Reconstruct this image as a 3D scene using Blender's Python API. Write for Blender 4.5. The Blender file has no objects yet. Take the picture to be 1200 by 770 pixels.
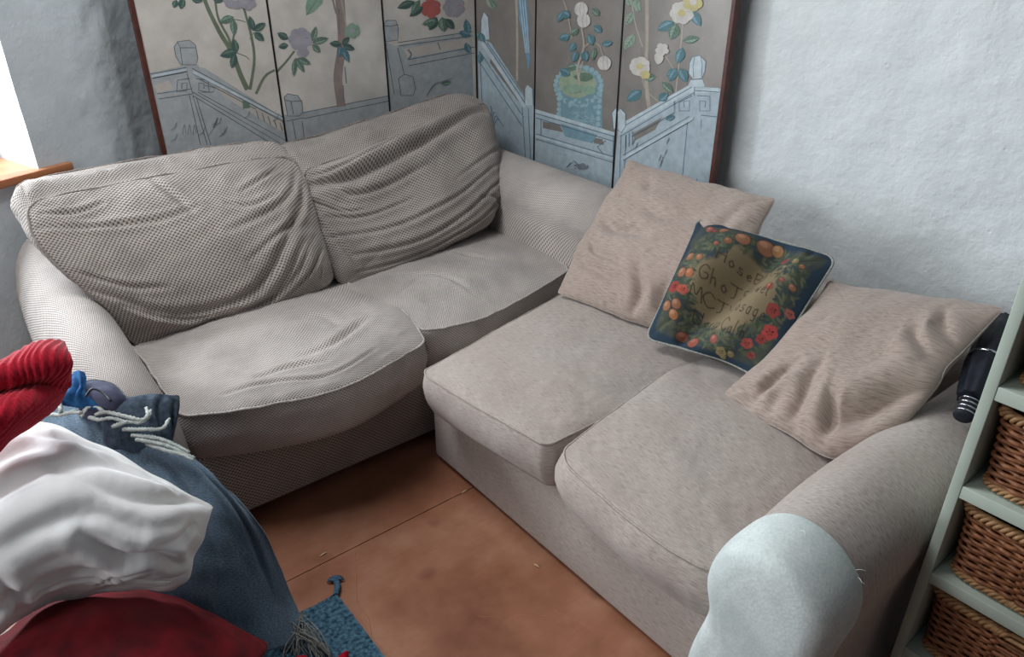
import bpy, math, random
import numpy as np
from mathutils import Vector
random.seed(4)
RNG = np.random.RandomState(7)
SC = bpy.context.scene
COL = SC.collection

# ------------------------------------------------------------------ camera, light, exposure
FPX = 867.0
NADIR = 1655.0
TH = math.atan(FPX / NADIR)
AZ = math.atan(1220.0 / (FPX / math.cos(TH)))
EYE = np.array([0.0, 0.0, 1.6])
_fh = np.array([math.cos(AZ), math.sin(AZ), 0.0])
RT = np.array([_fh[1], -_fh[0], 0.0])
FW = _fh * math.cos(TH) - np.array([0, 0, math.sin(TH)])
UP = np.cross(RT, FW)
cam_data = bpy.data.cameras.new('camera')
cam_data.sensor_width = 36.0
cam_data.sensor_fit = 'HORIZONTAL'
cam_data.lens = FPX / 1200.0 * 36.0
cam_data.clip_start = 0.02
cam = bpy.data.objects.new('camera', cam_data)
COL.objects.link(cam)
cam.location = EYE
cam.rotation_euler = (math.pi / 2 - TH, 0, math.atan2(_fh[1], _fh[0]) - math.pi / 2)
SC.camera = cam

SC.view_settings.view_transform = 'Standard'
SC.view_settings.look = 'None'
SC.view_settings.gamma = 1.0
SC.view_settings.use_curve_mapping = False
SC.view_settings.exposure = 0.12

world = bpy.data.worlds.new('world')
SC.world = world
world.use_nodes = True
world.node_tree.nodes['Background'].inputs['Color'].default_value = (0.80, 0.90, 1.0, 1)
world.node_tree.nodes['Background'].inputs['Strength'].default_value = 0.09

# overcast daylight outside is brightest low in the direction of the window
_t = world.node_tree; _tc = _t.nodes.new('ShaderNodeTexCoord'); _vm = _t.nodes.new('ShaderNodeVectorMath'); _vm.operation = 'DOT_PRODUCT'
_vm.inputs[1].default_value = (-0.30, 0.95, 0.0)
_t.links.new(_tc.outputs['Generated'], _vm.inputs[0])
_mr = _t.nodes.new('ShaderNodeMapRange'); _mr.inputs[1].default_value = 0.70; _mr.inputs[2].default_value = 0.92; _mr.inputs[3].default_value = 0.09; _mr.inputs[4].default_value = 1.25
_t.links.new(_vm.outputs['Value'], _mr.inputs[0]); _t.links.new(_mr.outputs[0], _t.nodes['Background'].inputs['Strength'])


def area(name, loc, target, sx, sy, power, color):
    ld = bpy.data.lights.new(name, 'AREA')
    ld.shape = 'RECTANGLE'
    ld.size, ld.size_y = sx, sy
    ld.energy = power
    ld.color = color
    o = bpy.data.objects.new(name, ld)
    COL.objects.link(o)
    o.location = loc
    o.rotation_euler = (Vector(target) - Vector(loc)).to_track_quat('-Z', 'Y').to_euler()
    return o


area('window_daylight', (-0.42, 3.72, 1.45), (0.1, 2.0, 0.75), 1.1, 1.1, 100, (0.86, 0.94, 1.0))
area('overhead_fill', (0.2, 2.1, 2.9), (0.8, 1.7, 0.3), 1.2, 0.8, 38, (0.95, 0.98, 1.0))  # unseen soft lamp overhead, not a window; added for light from above
area('side_fill', (-1.9, 1.1, 1.9), (1.3, 1.0, 0.5), 0.9, 1.1, 24, (0.95, 0.98, 1.0))  # added lamp out of view, lifts the shelf and arm cover fronts


# ------------------------------------------------------------------ pixel to place
def _ray(px, py):
    return FW * FPX + RT * (px - 600.0) - UP * (py - 385.0)


def at_z(px, py, z):
    d = _ray(px, py); return EYE + d * ((z - EYE[2]) / d[2])


def at_x(px, py, x):
    d = _ray(px, py); return EYE + d * (x / d[0])


def at_y(px, py, y):
    d = _ray(px, py); return EYE + d * (y / d[1])


# ------------------------------------------------------------------ object helpers
def link(name, mesh, parent=None):
    o = bpy.data.objects.new(name, mesh)
    COL.objects.link(o)
    if parent is not None:
        o.parent = parent
    return o


def tag(o, label, cat, group=None):
    o['label'] = label; o['category'] = cat
    if group: o['group'] = group
    return o


def thing(name, label, cat, loc=(0, 0, 0), group=None):
    o = bpy.data.objects.new(name, None)
    COL.objects.link(o)
    o.location = loc
    o.empty_display_size = 0.05
    return tag(o, label, cat, group)


def structure(o):
    o['kind'] = 'structure'
    return o


class MB:
    """collects geometry for one mesh"""
    def __init__(self):
        self.v, self.f, self.m, self.uv, self.s = [], [], [], [], []
        self.n = 0

    def add(self, verts, faces, mat=0, uvs=None, smooth=True):
        verts = np.asarray(verts, float)
        self.v.append(verts)
        if uvs is None:
            uvs = verts[:, :2]
        self.uv.append(np.asarray(uvs, float))
        for f in faces:
            self.f.append([i + self.n for i in f])
            self.m.append(mat); self.s.append(smooth)
        self.n += len(verts)

    def grid(self, P, UV=None, mat=0, flip=False, closeu=False, smooth=True):
        a, b = P.shape[:2]
        F = []
        for i in range(a if closeu else a - 1):
            for j in range(b - 1):
                i2 = (i + 1) % a
                q = [i * b + j, i2 * b + j, i2 * b + j + 1, i * b + j + 1]
                F.append(q[::-1] if flip else q)
        self.add(P.reshape(-1, 3), F, mat, None if UV is None else UV.reshape(-1, 2), smooth)

    def box(self, lo, hi, mat=0):
        x0, y0, z0 = lo; x1, y1, z1 = hi
        V = [(x0, y0, z0), (x1, y0, z0), (x1, y1, z0), (x0, y1, z0), (x0, y0, z1), (x1, y0, z1), (x1, y1, z1), (x0, y1, z1)]
        F = [(0, 3, 2, 1), (4, 5, 6, 7), (0, 1, 5, 4), (1, 2, 6, 5), (2, 3, 7, 6), (3, 0, 4, 7)]
        self.add(V, F, mat, None, False)

    def tube(self, pts, r, n=8, mat=0, closed=False, caps=True):
        pts = np.asarray(pts, float)
        k = len(pts)
        r = np.full(k, r) if np.isscalar(r) else np.asarray(r, float)
        if closed:
            t = np.roll(pts, -1, 0) - np.roll(pts, 1, 0)
        else:
            t = np.gradient(pts, axis=0)
        t /= np.linalg.norm(t, axis=1)[:, None] + 1e-12
        ref = np.array([0, 0, 1.0]) if abs(t[0][2]) < 0.9 else np.array([1.0, 0, 0])
        nrm = np.cross(t[0], ref); nrm /= np.linalg.norm(nrm)
        V = []; L = 0; UV = []
        for i in range(k):
            nrm = nrm - t[i] * (nrm @ t[i]); nrm /= np.linalg.norm(nrm) + 1e-12
            bn = np.cross(t[i], nrm)
            if i: L += np.linalg.norm(pts[i] - pts[i - 1])
            for j in range(n):
                a = 2 * math.pi * j / n
                V.append(pts[i] + r[i] * (math.cos(a) * nrm + math.sin(a) * bn)); UV.append((L, j * r[i]))
        F = []
        for i in range(k if closed else k - 1):
            i2 = (i + 1) % k
            for j in range(n):
                j2 = (j + 1) % n
                F.append((i * n + j, i * n + j2, i2 * n + j2, i2 * n + j))
        if caps and not closed:
            F.append(tuple(range(n))[::-1]); F.append(tuple((k - 1) * n + j for j in range(n)))
        self.add(V, F, mat, UV)

    def build(self, name, mats, parent=None):
        me = bpy.data.meshes.new(name)
        V = np.concatenate(self.v)
        me.from_pydata(V.tolist(), [], self.f)
        if not isinstance(mats, (list, tuple)): mats = [mats]
        for m in mats: me.materials.append(m)
        me.polygons.foreach_set('material_index', np.array(self.m, dtype=np.int32))
        me.polygons.foreach_set('use_smooth', np.array(self.s, dtype=bool))
        uvl = me.uv_layers.new(name='UVMap')
        UV = np.concatenate(self.uv)
        idx = np.empty(len(me.loops), dtype=np.int32); me.loops.foreach_get('vertex_index', idx)
        uvl.data.foreach_set('uv', UV[idx].astype(np.float32).ravel())
        me.update()
        return link(name, me, parent)


def boxuv(o):
    me = o.data; uvl = me.uv_layers[0].data
    for p in me.polygons:
        n = [abs(c) for c in p.normal]; k = n.index(max(n))
        for li in p.loop_indices:
            c = me.vertices[me.loops[li].vertex_index].co
            uvl[li].uv = (c.y, c.z) if k == 0 else (c.x, c.z) if k == 1 else (c.x, c.y)
    return o


def bevel(o, w, seg=3):
    boxuv(o)
    m = o.modifiers.new('bevel', 'BEVEL'); m.width = w; m.segments = seg; m.limit_method = 'ANGLE'
    for p in o.data.polygons: p.use_smooth = True
    return o


# ------------------------------------------------------------------ surface maths
def crm(m, t):
    """Catmull-Rom weights: samples t in 0..1 over m control points"""
    t = np.clip(np.asarray(t, float), 0, 1) * (m - 1)
    W = np.zeros((len(t), m))
    for k, x in enumerate(t):
        i = min(int(x), m - 2); f = x - i
        w = [-.5 * f + f * f - .5 * f ** 3, 1 - 2.5 * f * f + 1.5 * f ** 3, .5 * f + 2 * f * f - 1.5 * f ** 3, -.5 * f * f + .5 * f ** 3]
        for d, ww in zip((-1, 0, 1, 2), w):
            j = i + d
            if j < 0: W[k, 0] += 2 * ww; W[k, 1] -= ww
            elif j > m - 1: W[k, m - 1] += 2 * ww; W[k, m - 2] -= ww
            else: W[k, j] += ww
    return W


def surf(C, u, v):
    """C (m,n,3) control net, u (across n), v (down m) arrays of the same shape"""
    C = np.asarray(C, float); m, n = C.shape[:2]
    Wv = crm(m, v.ravel()); Wu = crm(n, u.ravel())
    return np.einsum('ki,kj,ijc->kc', Wv, Wu, C).reshape(u.shape + (C.shape[2],))


def noise(u, v, freq, seed=0):
    """smooth value noise over any uv in metres; freq in cycles per metre"""
    r = np.random.RandomState(seed).rand(64, 64) * 2 - 1
    x = u * freq + 7.3; y = v * freq + 3.1
    xi = np.floor(x).astype(int); yi = np.floor(y).astype(int)
    fx = x - xi; fy = y - yi
    fx = fx * fx * (3 - 2 * fx); fy = fy * fy * (3 - 2 * fy)
    g = lambda a, b: r[a % 64, b % 64]
    return (g(xi, yi) * (1 - fx) + g(xi + 1, yi) * fx) * (1 - fy) + (g(xi, yi + 1) * (1 - fx) + g(xi + 1, yi + 1) * fx) * fy


def fbm(u, v, freq, seed=0, oct=3):
    s = 0; a = 1.0
    for k in range(oct):
        s = s + a * noise(u, v, freq, seed + k); freq *= 2.03; a *= 0.5
    return s


def dist_poly(x, y, pts):
    best = np.full(x.shape, 1e9); tt = np.zeros(x.shape)
    seg = [math.dist(pts[i], pts[i + 1]) for i in range(len(pts) - 1)]
    tot = sum(seg); acc = 0
    for i in range(len(pts) - 1):
        ax, ay = pts[i]; bx, by = pts[i + 1]
        dx, dy = bx - ax, by - ay; L2 = dx * dx + dy * dy + 1e-12
        t = np.clip(((x - ax) * dx + (y - ay) * dy) / L2, 0, 1)
        d = np.hypot(x - ax - t * dx, y - ay - t * dy)
        k = d < best
        best = np.where(k, d, best); tt = np.where(k, (acc + t * seg[i]) / tot, tt)
        acc += seg[i]
    return best, tt


def smoothline(pts, n=10):
    P = np.array([[p] for p in pts], float)
    t = np.linspace(0, 1, n)
    return [tuple(q) for q in (crm(len(pts), t) @ P[:, 0, :])]


FOLD_W = 0.58


def folds(su, sv, LU, LV, spec):
    """sum of crease valleys; spec = [(points uv 0..1, depth, width)]"""
    d = np.zeros(su.shape)
    for pts, A, w in spec:
        P = smoothline([(a * LU, b * LV) for a, b in pts], 12)
        ds, t = dist_poly(su * LU, sv * LV, P)
        tap = np.sin(np.clip(t, 0.0, 1) * math.pi * 0.9 + 0.16) ** 0.7
        w = w * FOLD_W
        d += tap * (-A * np.exp(-(ds / w) ** 2) + 0.6 * A * np.exp(-((ds - 2.2 * w) / (1.5 * w)) ** 2))
    return d


def edge_sample(n, k=0.55):
    s = np.linspace(0, 1, n)
    return (1 - k) * s + k * (0.5 - 0.5 * np.cos(math.pi * s))


def cushion(name, C, mat, parent=None, nu=70, nv=60, thick=None, crown=0.03, back=0.02, p=2.4, q=0.55,
            r=0.03, disp=None, bulge=0.012, flip=True, pinch=0.0, band_disp=None, post=None):
    """closed cushion. C control net of its front face; thick = vector from front seam to back seam (or None: knife edge)"""
    C = np.asarray(C, float)
    U, V = np.meshgrid(edge_sample(nu), edge_sample(nv))
    P0 = surf(C, U, V)
    LU = 0.5 * (np.linalg.norm(np.diff(P0[0], axis=0), axis=1).sum() + np.linalg.norm(np.diff(P0[-1], axis=0), axis=1).sum())
    LV = 0.5 * (np.linalg.norm(np.diff(P0[:, 0], axis=0), axis=1).sum() + np.linalg.norm(np.diff(P0[:, -1], axis=0), axis=1).sum())
    a, b = (2 * U - 1) * LU / 2, (2 * V - 1) * LV / 2
    m = np.maximum(np.abs(2 * U - 1), np.abs(2 * V - 1)) + 1e-9
    bx, by = np.abs(a) / m, np.abs(b) / m
    hx, hy = LU / 2, LV / 2
    s = np.ones_like(m)
    if r > 0:
        cxr, cyr = hx - r, hy - r
        A_ = bx ** 2 + by ** 2; B_ = -2 * (bx * cxr + by * cyr); C_ = cxr ** 2 + cyr ** 2 - r * r
        disc = np.maximum(B_ * B_ - 4 * A_ * C_, 0)
        s2 = (-B_ + np.sqrt(disc)) / (2 * A_)
        inc = (bx * s2 > cxr) & (by * s2 > cyr)
        s = np.where(inc, np.minimum(s2, 1), 1)
    if pinch:
        e = np.where(np.abs(2 * U - 1) >= np.abs(2 * V - 1), 1 - (np.abs(2 * V - 1)) ** 2, 1 - (np.abs(2 * U - 1)) ** 2)
        s = s * (1 - pinch * e * m)
    u = 0.5 + (U - 0.5) * s; v = 0.5 + (V - 0.5) * s
    P = surf(C, u, v)
    if thick is None:
        for c_ in range(3): P[..., c_] += (0.0 if 'tapestry' in name else 0.007) * fbm(u * LU, v * LV, 9, 700 + c_, 2) * m
    du = np.gradient(P, axis=1); dv = np.gradient(P, axis=0)
    N = np.cross(du, dv); N /= np.linalg.norm(N, axis=2)[..., None] + 1e-12
    if flip: N = -N
    E = (np.maximum(1 - np.abs(2 * U - 1) ** p, 0) * np.maximum(1 - np.abs(2 * V - 1) ** p, 0)) ** q
    D = np.zeros_like(u) if disp is None else disp(u, v, LU, LV)
    fade = np.clip(E * 1.8, 0, 1) if thick is None else np.clip(0.35 + E * 1.6, 0, 1)
    Fr = P + N * (crown * E + D * fade)[..., None]
    if thick is None:
        Bk = P - N * (back * E)[..., None]
    else:
        T = np.asarray(thick, float)
        if T.ndim == 3: T = surf(T, u, v)
        Bk = P + T - N * (back * E)[..., None]
    mb = MB()
    UV = np.stack([u * LU, v * LV], -1)
    mb.grid(Fr, UV, flip=not flip)
    mb.grid(Bk, UV, flip=flip)
    loop = [(0, j) for j in range(nu)] + [(i, nu - 1) for i in range(1, nv)] + [(nv - 1, j) for j in range(nu - 2, -1, -1)] + [(i, 0) for i in range(nv - 2, 0, -1)]
    li = np.array([x[0] for x in loop]); lj = np.array([x[1] for x in loop])
    fl, bl = Fr[li, lj], Bk[li, lj]
    if thick is not None:
        k = 9
        cen = P.mean(axis=(0, 1)) + (T.mean(axis=(0, 1)) if T.ndim == 3 else T) / 2
        acc = np.concatenate([[0], np.cumsum(np.linalg.norm(np.diff(fl, axis=0), axis=1))])
        rows = []; uvr = []
        tv = (bl - fl); tl = np.linalg.norm(tv, axis=1)
        tang = np.roll(fl, -1, 0) - np.roll(fl, 1, 0)
        out = np.cross(tang, tv); out /= np.linalg.norm(out, axis=1)[:, None] + 1e-12
        sg = np.sign(((fl + bl) / 2 - cen)[:, :] * out).sum(axis=1)
        if ((((fl + bl) / 2 - cen) * out).sum(axis=1)).mean() < 0: out = -out
        for t in np.linspace(0, 1, k):
            bd = bulge * math.sin(math.pi * t)
            row = fl * (1 - t) + bl * t + out * bd
            if band_disp is not None: row = row + out * (band_disp(acc, t * tl.mean()) * math.sin(math.pi * t))[:, None]
            rows.append(row); uvr.append(np.stack([acc, t * tl + 0.001], -1))
        rows = np.array(rows).transpose(1, 0, 2); uvr = np.array(uvr).transpose(1, 0, 2)
        rows = np.concatenate([rows, rows[:1]]); uvl = np.concatenate([uvr, uvr[-1:] + 0.01])
        mb.grid(rows, uvl, flip=flip)
    o = mb.build(name, mat, parent)
    me = o.data
    import bmesh
    bm = bmesh.new(); bm.from_mesh(me)
    bmesh.ops.remove_doubles(bm, verts=bm.verts, dist=0.00005)
    bmesh.ops.recalc_face_normals(bm, faces=bm.faces)
    bm.to_mesh(me); bm.free()
    for p_ in me.polygons: p_.use_smooth = True
    return o, fl, bl


def piping(name, loop, rad, mat, parent, closed=True, wob=0.0):
    loop = np.asarray(loop)
    # resample
    L = np.concatenate([loop, loop[:1]]) if closed else loop
    acc = np.concatenate([[0], np.cumsum(np.linalg.norm(np.diff(L, axis=0), axis=1))])
    n = max(24, int(acc[-1] / 0.011))
    t = np.linspace(0, acc[-1], n, endpoint=not closed)
    P = np.stack([np.interp(t, acc, L[:, c]) for c in range(3)], -1)
    if wob:
        P = P + wob * np.stack([noise(t, t * 0 + c, 24, 5 + c) for c in range(3)], -1)
    mb = MB(); mb.tube(P, rad, 7, closed=closed)
    return mb.build(name, mat, parent)


def sweep(name, profs, mat, parent, cap=True):
    """closed surface through a list of profiles, each (k,3)"""
    P = np.array(profs, float)
    k = P.shape[1]; n = len(P)
    st = np.linspace(0, 1, max(n * 7, 30)); pt = np.linspace(0, 1, k * 6)
    U, V = np.meshgrid(pt, st)
    Q = surf(P, U, V)
    LU = np.linalg.norm(np.diff(Q[len(Q) // 2], axis=0), axis=1).sum(); LV = np.linalg.norm(np.diff(Q[:, len(pt) // 2], axis=0), axis=1).sum()
    mb = MB(); mb.grid(Q, np.stack([U * LU, V * LV], -1))
    if cap:
        for row in (Q[0], Q[-1]):
            row = np.concatenate([row, row[-1] + (row[0] - row[-1]) * np.linspace(0, 1, 6)[1:, None]])
            c = row.mean(axis=0)
            rings = np.array([row * (1 - t) + c * t for t in np.linspace(0, 1, 8)])
            mb.grid(rings, np.stack([rings[..., 0] + rings[..., 1], rings[..., 2]], -1))
    o = mb.build(name, mat, parent)
    import bmesh
    bm = bmesh.new(); bm.from_mesh(o.data)
    bmesh.ops.remove_doubles(bm, verts=bm.verts, dist=0.00005)
    bmesh.ops.recalc_face_normals(bm, faces=bm.faces)
    bm.to_mesh(o.data); bm.free()
    for p_ in o.data.polygons: p_.use_smooth = True
    return o


# ------------------------------------------------------------------ materials
def lin(c):
    return tuple((x / 255 / 12.92) if x / 255 <= 0.04045 else ((x / 255 + 0.055) / 1.055) ** 2.4 for x in c) + (1.0,)


class NT:
    def __init__(self, name, rough=0.9, spec=0.3):
        self.m = bpy.data.materials.new(name); self.m.use_nodes = True
        self.t = self.m.node_tree; self.b = self.t.nodes['Principled BSDF']
        self.b.inputs['Roughness'].default_value = rough
        self.b.inputs['Specular IOR Level'].default_value = spec

    def n(self, typ, **kw):
        x = self.t.nodes.new(typ)
        for k, v in kw.items(): setattr(x, k, v)
        return x

    def l(self, a, b): self.t.links.new(a, b)

    def coord(self, kind='UV', scale=(1, 1, 1), rot=(0, 0, 0)):
        c = self.n('ShaderNodeTexCoord'); mp = self.n('ShaderNodeMapping')
        mp.inputs['Scale'].default_value = scale; mp.inputs['Rotation'].default_value = rot
        self.l(c.outputs[kind], mp.inputs['Vector']); return mp.outputs['Vector']

    def noise(self, vec, scale, detail=4, rough=0.55):
        x = self.n('ShaderNodeTexNoise'); x.inputs['Scale'].default_value = scale
        x.inputs['Detail'].default_value = detail; x.inputs['Roughness'].default_value = rough
        self.l(vec, x.inputs['Vector']); return x.outputs['Fac']

    def ramp(self, fac, stops):
        x = self.n('ShaderNodeValToRGB'); cr = x.color_ramp
        while len(cr.elements) < len(stops): cr.elements.new(0.5)
        for e, (p, c) in zip(cr.elements, stops): e.position = p; e.color = c
        self.l(fac, x.inputs['Fac']); return x.outputs['Color']

    def math(self, op, a, b=None):
        x = self.n('ShaderNodeMath', operation=op)
        for i, s in enumerate((a, b)):
            if s is None: continue
            if isinstance(s, (int, float)): x.inputs[i].default_value = s
            else: self.l(s, x.inputs[i])
        return x.outputs[0]

    def mix(self, fac, a, b, mode='MIX'):
        x = self.n('ShaderNodeMix', data_type='RGBA', blend_type=mode)
        for s, i in ((fac, 0), (a, 6), (b, 7)):
            if isinstance(s, (int, float)): x.inputs[i].default_value = s
            elif isinstance(s, tuple): x.inputs[i].default_value = s
            else: self.l(s, x.inputs[i])
        return x.outputs[2]

    def color(self, s):
        if isinstance(s, tuple): self.b.inputs['Base Color'].default_value = s
        else: self.l(s, self.b.inputs['Base Color'])
        return self

    def bump(self, h, strength, dist):
        x = self.n('ShaderNodeBump'); x.inputs['Strength'].default_value = strength; x.inputs['Distance'].default_value = dist
        self.l(h, x.inputs['Height']); self.l(x.outputs['Normal'], self.b.inputs['Normal']); return self


def mat_waffle(name, light, dark, period=0.0135):
    k = NT(name, 0.95, 0.15)
    v = k.coord('UV')
    sp = k.n('ShaderNodeSeparateXYZ'); k.l(v, sp.inputs[0])
    w = 2 * math.pi / period
    jit = k.noise(k.coord('UV'), 14, 3)
    sx = k.math('SINE', k.math('ADD', k.math('MULTIPLY', sp.outputs['X'], w), k.math('MULTIPLY', jit, 5.0)))
    sy = k.math('SINE', k.math('MULTIPLY', sp.outputs['Y'], w * 1.1))
    pr = k.math('ADD', k.math('MULTIPLY', k.math('MULTIPLY', sx, sy), 0.5), 0.5)
    c = k.ramp(pr, [(0.15, lin(dark)), (0.62, lin(light))])
    big = k.noise(k.coord('Object'), 5.5, 5)
    c = k.mix(k.math('MULTIPLY', k.ramp(big, [(0.38, (0, 0, 0, 1)), (0.75, (1, 1, 1, 1))]), 0.35), c, lin([x * 0.80 for x in dark]), 'MIX')
    k.color(c); k.bump(pr, 0.55, 0.004)
    k.b.inputs['Sheen Weight'].default_value = 0.15
    return k.m


def mat_chenille(name, light, dark, rot=0.0, sx=40, sy=560):
    k = NT(name, 0.92, 0.15)
    v = k.coord('UV', (sx, sy, 1), (0, 0, rot))
    st = k.noise(v, 1.0, 3, 0.6)
    fine = k.noise(k.coord('UV', (260, 700, 1), (0, 0, rot)), 1.0, 2)
    c = k.ramp(st, [(0.34, lin(dark)), (0.56, lin(light))])
    c = k.mix(k.math('MULTIPLY', fine, 0.35), c, lin([x * 0.86 for x in dark]))
    big = k.noise(k.coord('Object'), 4.0, 4)
    c = k.mix(k.math('MULTIPLY', k.ramp(big, [(0.4, (0, 0, 0, 1)), (0.8, (1, 1, 1, 1))]), 0.4), c, lin((150, 128, 117)))
    k.color(c); k.bump(k.math('ADD', st, k.math('MULTIPLY', fine, 0.6)), 0.35, 0.003)
    k.b.inputs['Sheen Weight'].default_value = 0.25
    k.b.inputs['Sheen Roughness'].default_value = 0.5
    return k.m


def mat_plain(name, col, rough=0.8, spec=0.3, var=None, scale=20, bump=0.0, metallic=0.0, coord='Object'):
    k = NT(name, rough, spec)
    k.b.inputs['Metallic'].default_value = metallic
    if var is None: k.color(lin(col))
    f = k.noise(k.coord(coord), scale, 5)
    if var is not None: k.color(k.ramp(f, [(0.35, lin(col)), (0.7, lin(var))]))
    if bump: k.bump(f, bump, 0.006)
    return k.m


def mat_plaster(name, c1, c2):
    k = NT(name, 0.62, 0.35)
    v = k.coord('Object')
    f = k.noise(v, 6, 8, 0.6); g = k.noise(v, 55, 5, 0.6)
    c = k.ramp(f, [(0.3, lin(c1)), (0.7, lin(c2))])
    vo = k.n('ShaderNodeTexVoronoi'); vo.inputs['Scale'].default_value = 16; k.l(v, vo.inputs['Vector'])
    pits = k.ramp(vo.outputs['Distance'], [(0.02, (0, 0, 0, 1)), (0.10, (1, 1, 1, 1))])
    k.color(c)
    h = k.math('ADD', k.math('ADD', k.math('MULTIPLY', f, 1.3), k.math('MULTIPLY', g, 0.35)), k.math('MULTIPLY', pits, 0.12))
    k.bump(h, 0.75 if 'white' in name else 0.4, 0.012)
    return k.m


M = {}
M['waffle'] = mat_waffle('oatmeal_waffle_weave', (180, 170, 163), (86, 77, 72))  # back and base weave, darkened to put their shade into the colour
M['waffle_fine'] = mat_waffle('oatmeal_waffle_weave_worn_lit', (206, 196, 190), (120, 110, 104), 0.0105)  # paler through wear, with top light on seats and arms put into the colour
M['waffle_pipe_dark'] = mat_plain('oatmeal_dark_piping', (150, 140, 134), 0.95, 0.1, (96, 87, 82), 160, 0.3)
M['waffle_pipe'] = mat_plain('oatmeal_piping', (200, 192, 187), 0.95, 0.1, (150, 140, 134), 160, 0.3)
M['chenille'] = mat_chenille('taupe_chenille', (196, 184, 176), (148, 135, 128))
M['chenille_pillow'] = mat_chenille('beige_chenille', (184, 167, 156), (144, 128, 119), 0.0, 34, 420)
M['chenille_pipe'] = mat_plain('taupe_piping', (182, 170, 162), 0.95, 0.1, (158, 146, 138), 160, 0.3)
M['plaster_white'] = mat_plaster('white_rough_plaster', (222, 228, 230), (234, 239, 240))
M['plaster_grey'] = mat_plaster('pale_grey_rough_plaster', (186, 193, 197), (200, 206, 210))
M['cable'] = mat_plain('dark_soft_lining', (30, 28, 30), 0.9)


# floor
def mat_floor():
    k = NT('varnished_brown_board', 0.36, 0.45)
    v = k.coord('Object')
    a = k.noise(v, 3.2, 7, 0.6)
    g = k.noise(k.coord('Object', (3, 26, 3)), 3.0, 6, 0.65)
    c = k.ramp(a, [(0.3, lin((122, 78, 58))), (0.5, lin((160, 107, 81))), (0.72, lin((190, 142, 113)))])
    c = k.mix(k.math('MULTIPLY', g, 0.5), c, lin((130, 84, 64)))
    bl = k.noise(k.coord('Object', (1, 1, 1), (0.3, 0.2, 0.9)), 6.5, 2, 0.4)
    c = k.mix(k.ramp(bl, [(0.66, (0, 0, 0, 1)), (0.80, (0.65, 0.65, 0.65, 1))]), c, lin((92, 50, 42)))
    sp = k.noise(k.coord('Object'), 85, 3, 0.6)
    c = k.mix(k.ramp(sp, [(0.73, (0, 0, 0, 1)), (0.79, (0.7, 0.7, 0.7, 1))]), c, lin((196, 160, 130)))
    k.color(c)
    rr = k.ramp(a, [(0.3, (0.30, 0.30, 0.30, 1)), (0.7, (0.5, 0.5, 0.5, 1))]); k.l(rr, k.b.inputs['Roughness'])
    k.bump(k.math('ADD', a, k.math('MULTIPLY', sp, 0.2)), 0.15, 0.004)
    return k.m


M['floor'] = mat_floor()

# ------------------------------------------------------------------ setting
# floor: two sheets with a thin open seam at y = 1.58
mb = MB()
mb.box((-1.6, -1.2, -0.03), (2.75, 1.5785, 0.0)); mb.box((-1.6, 1.5815, -0.03), (2.75, 3.9, 0.0)); mb.box((-1.6, -1.2, -0.06), (2.75, 3.9, -0.03), 1)
structure(mb.build('floor', [M['floor'], mat_plain('dark_gap', (24, 14, 10))]))
mb = MB()
sc1 = [at_z(*p, 0.0006) for p in smoothline([(416, 648), (417, 680), (419, 704), (430, 722), (435, 742), (435, 760)], 30)]
mb.tube(sc1, 0.0011, 4)
for a_, b_ in (((560, 722), (660, 721)), ((650, 715), (700, 740))):
    mb.tube([at_z(a_[0] + (b_[0] - a_[0]) * t, a_[1] + (b_[1] - a_[1]) * t + 1.0 * math.sin(9 * t), 0.0003) for t in np.linspace(0, 1, 12)], 0.0005, 4)
o = mb.build('floor_scratches', mat_plain('scratch_pale', (186, 132, 100), 0.6)); structure(o)
o.name = 'floor_scratch'

# right wall (plane x ~ 2.40) as a lumpy plaster surface
def lumpy(f, a0, a1, b0, b1, na, nb):
    A, B = np.meshgrid(np.linspace(a0, a1, na), np.linspace(b0, b1, nb)); return f(A, B)


WX = 2.41


def wr(A, B):
    d = 0.010 * fbm(A, B, 1.7, 3, 3) + 0.0028 * fbm(A, B, 11, 9, 3) + 0.0012 * np.maximum(fbm(A, B, 40, 21, 2), 0.2)
    return np.stack([WX - d, A, B], -1)


mb = MB(); mb.grid(lumpy(wr, -1.2, 3.6, 0, 2.5, 520, 290))
mb.box((WX + 0.03, -1.2, 0), (WX + 0.2, 3.6, 2.5))
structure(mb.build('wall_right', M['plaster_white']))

# left wall with window opening: front face runs a little obliquely
sa, sb = at_z(0, 212, 0.86), at_z(85, 190, 0.86)
wdir = (sb - sa) / np.linalg.norm(sb - sa)
wn = np.array([-wdir[1], wdir[0], 0])            # into the wall
corner = at_z(42, 197, 0.86)
SILL = 0.86

WO = sb + wn * 0.03                               # wall face passes just behind the sill front edge


def wl(S, Z):
    """S metres along the wall from the window corner"""
    base = np.stack([WO[0] + wdir[0] * S, WO[1] + wdir[1] * S, Z], -1)
    bul = 0.05 * np.exp(-((S - 0.20) / 0.14) ** 2) * 0.6 - 0.05 * np.clip((S - 0.28) / 0.2, 0, 1)
    d = bul + 0.004 * fbm(S, Z, 3, 33, 2) + 0.0028 * fbm(S, Z, 16, 39, 3) * np.clip(S * 6, 0.15, 1)
    return base - wn * d[..., None]


s_corner = float((corner - WO) @ wdir)
mb = MB()
G = lumpy(wl, s_corner, 2.6, 0, 2.5, 300, 300)
mb.grid(G)
# splayed reveal, from the corner back to the window
rev_back = at_z(-25, 176, 0.86); rev_back = corner + (rev_back - corner) / np.linalg.norm(rev_back - corner) * 0.34
col0 = G[:, 0]
R1 = np.array([[c + (np.array([rev_back[0] - corner[0], rev_back[1] - corner[1], 0])) * t for t in np.linspace(0, 1, 20)] for c in col0])
mb.grid(R1, flip=True)
# wall below the sill
G2 = lumpy(wl, -1.7, s_corner, 0, SILL - 0.02, 160, 80)
mb.grid(G2)
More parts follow.
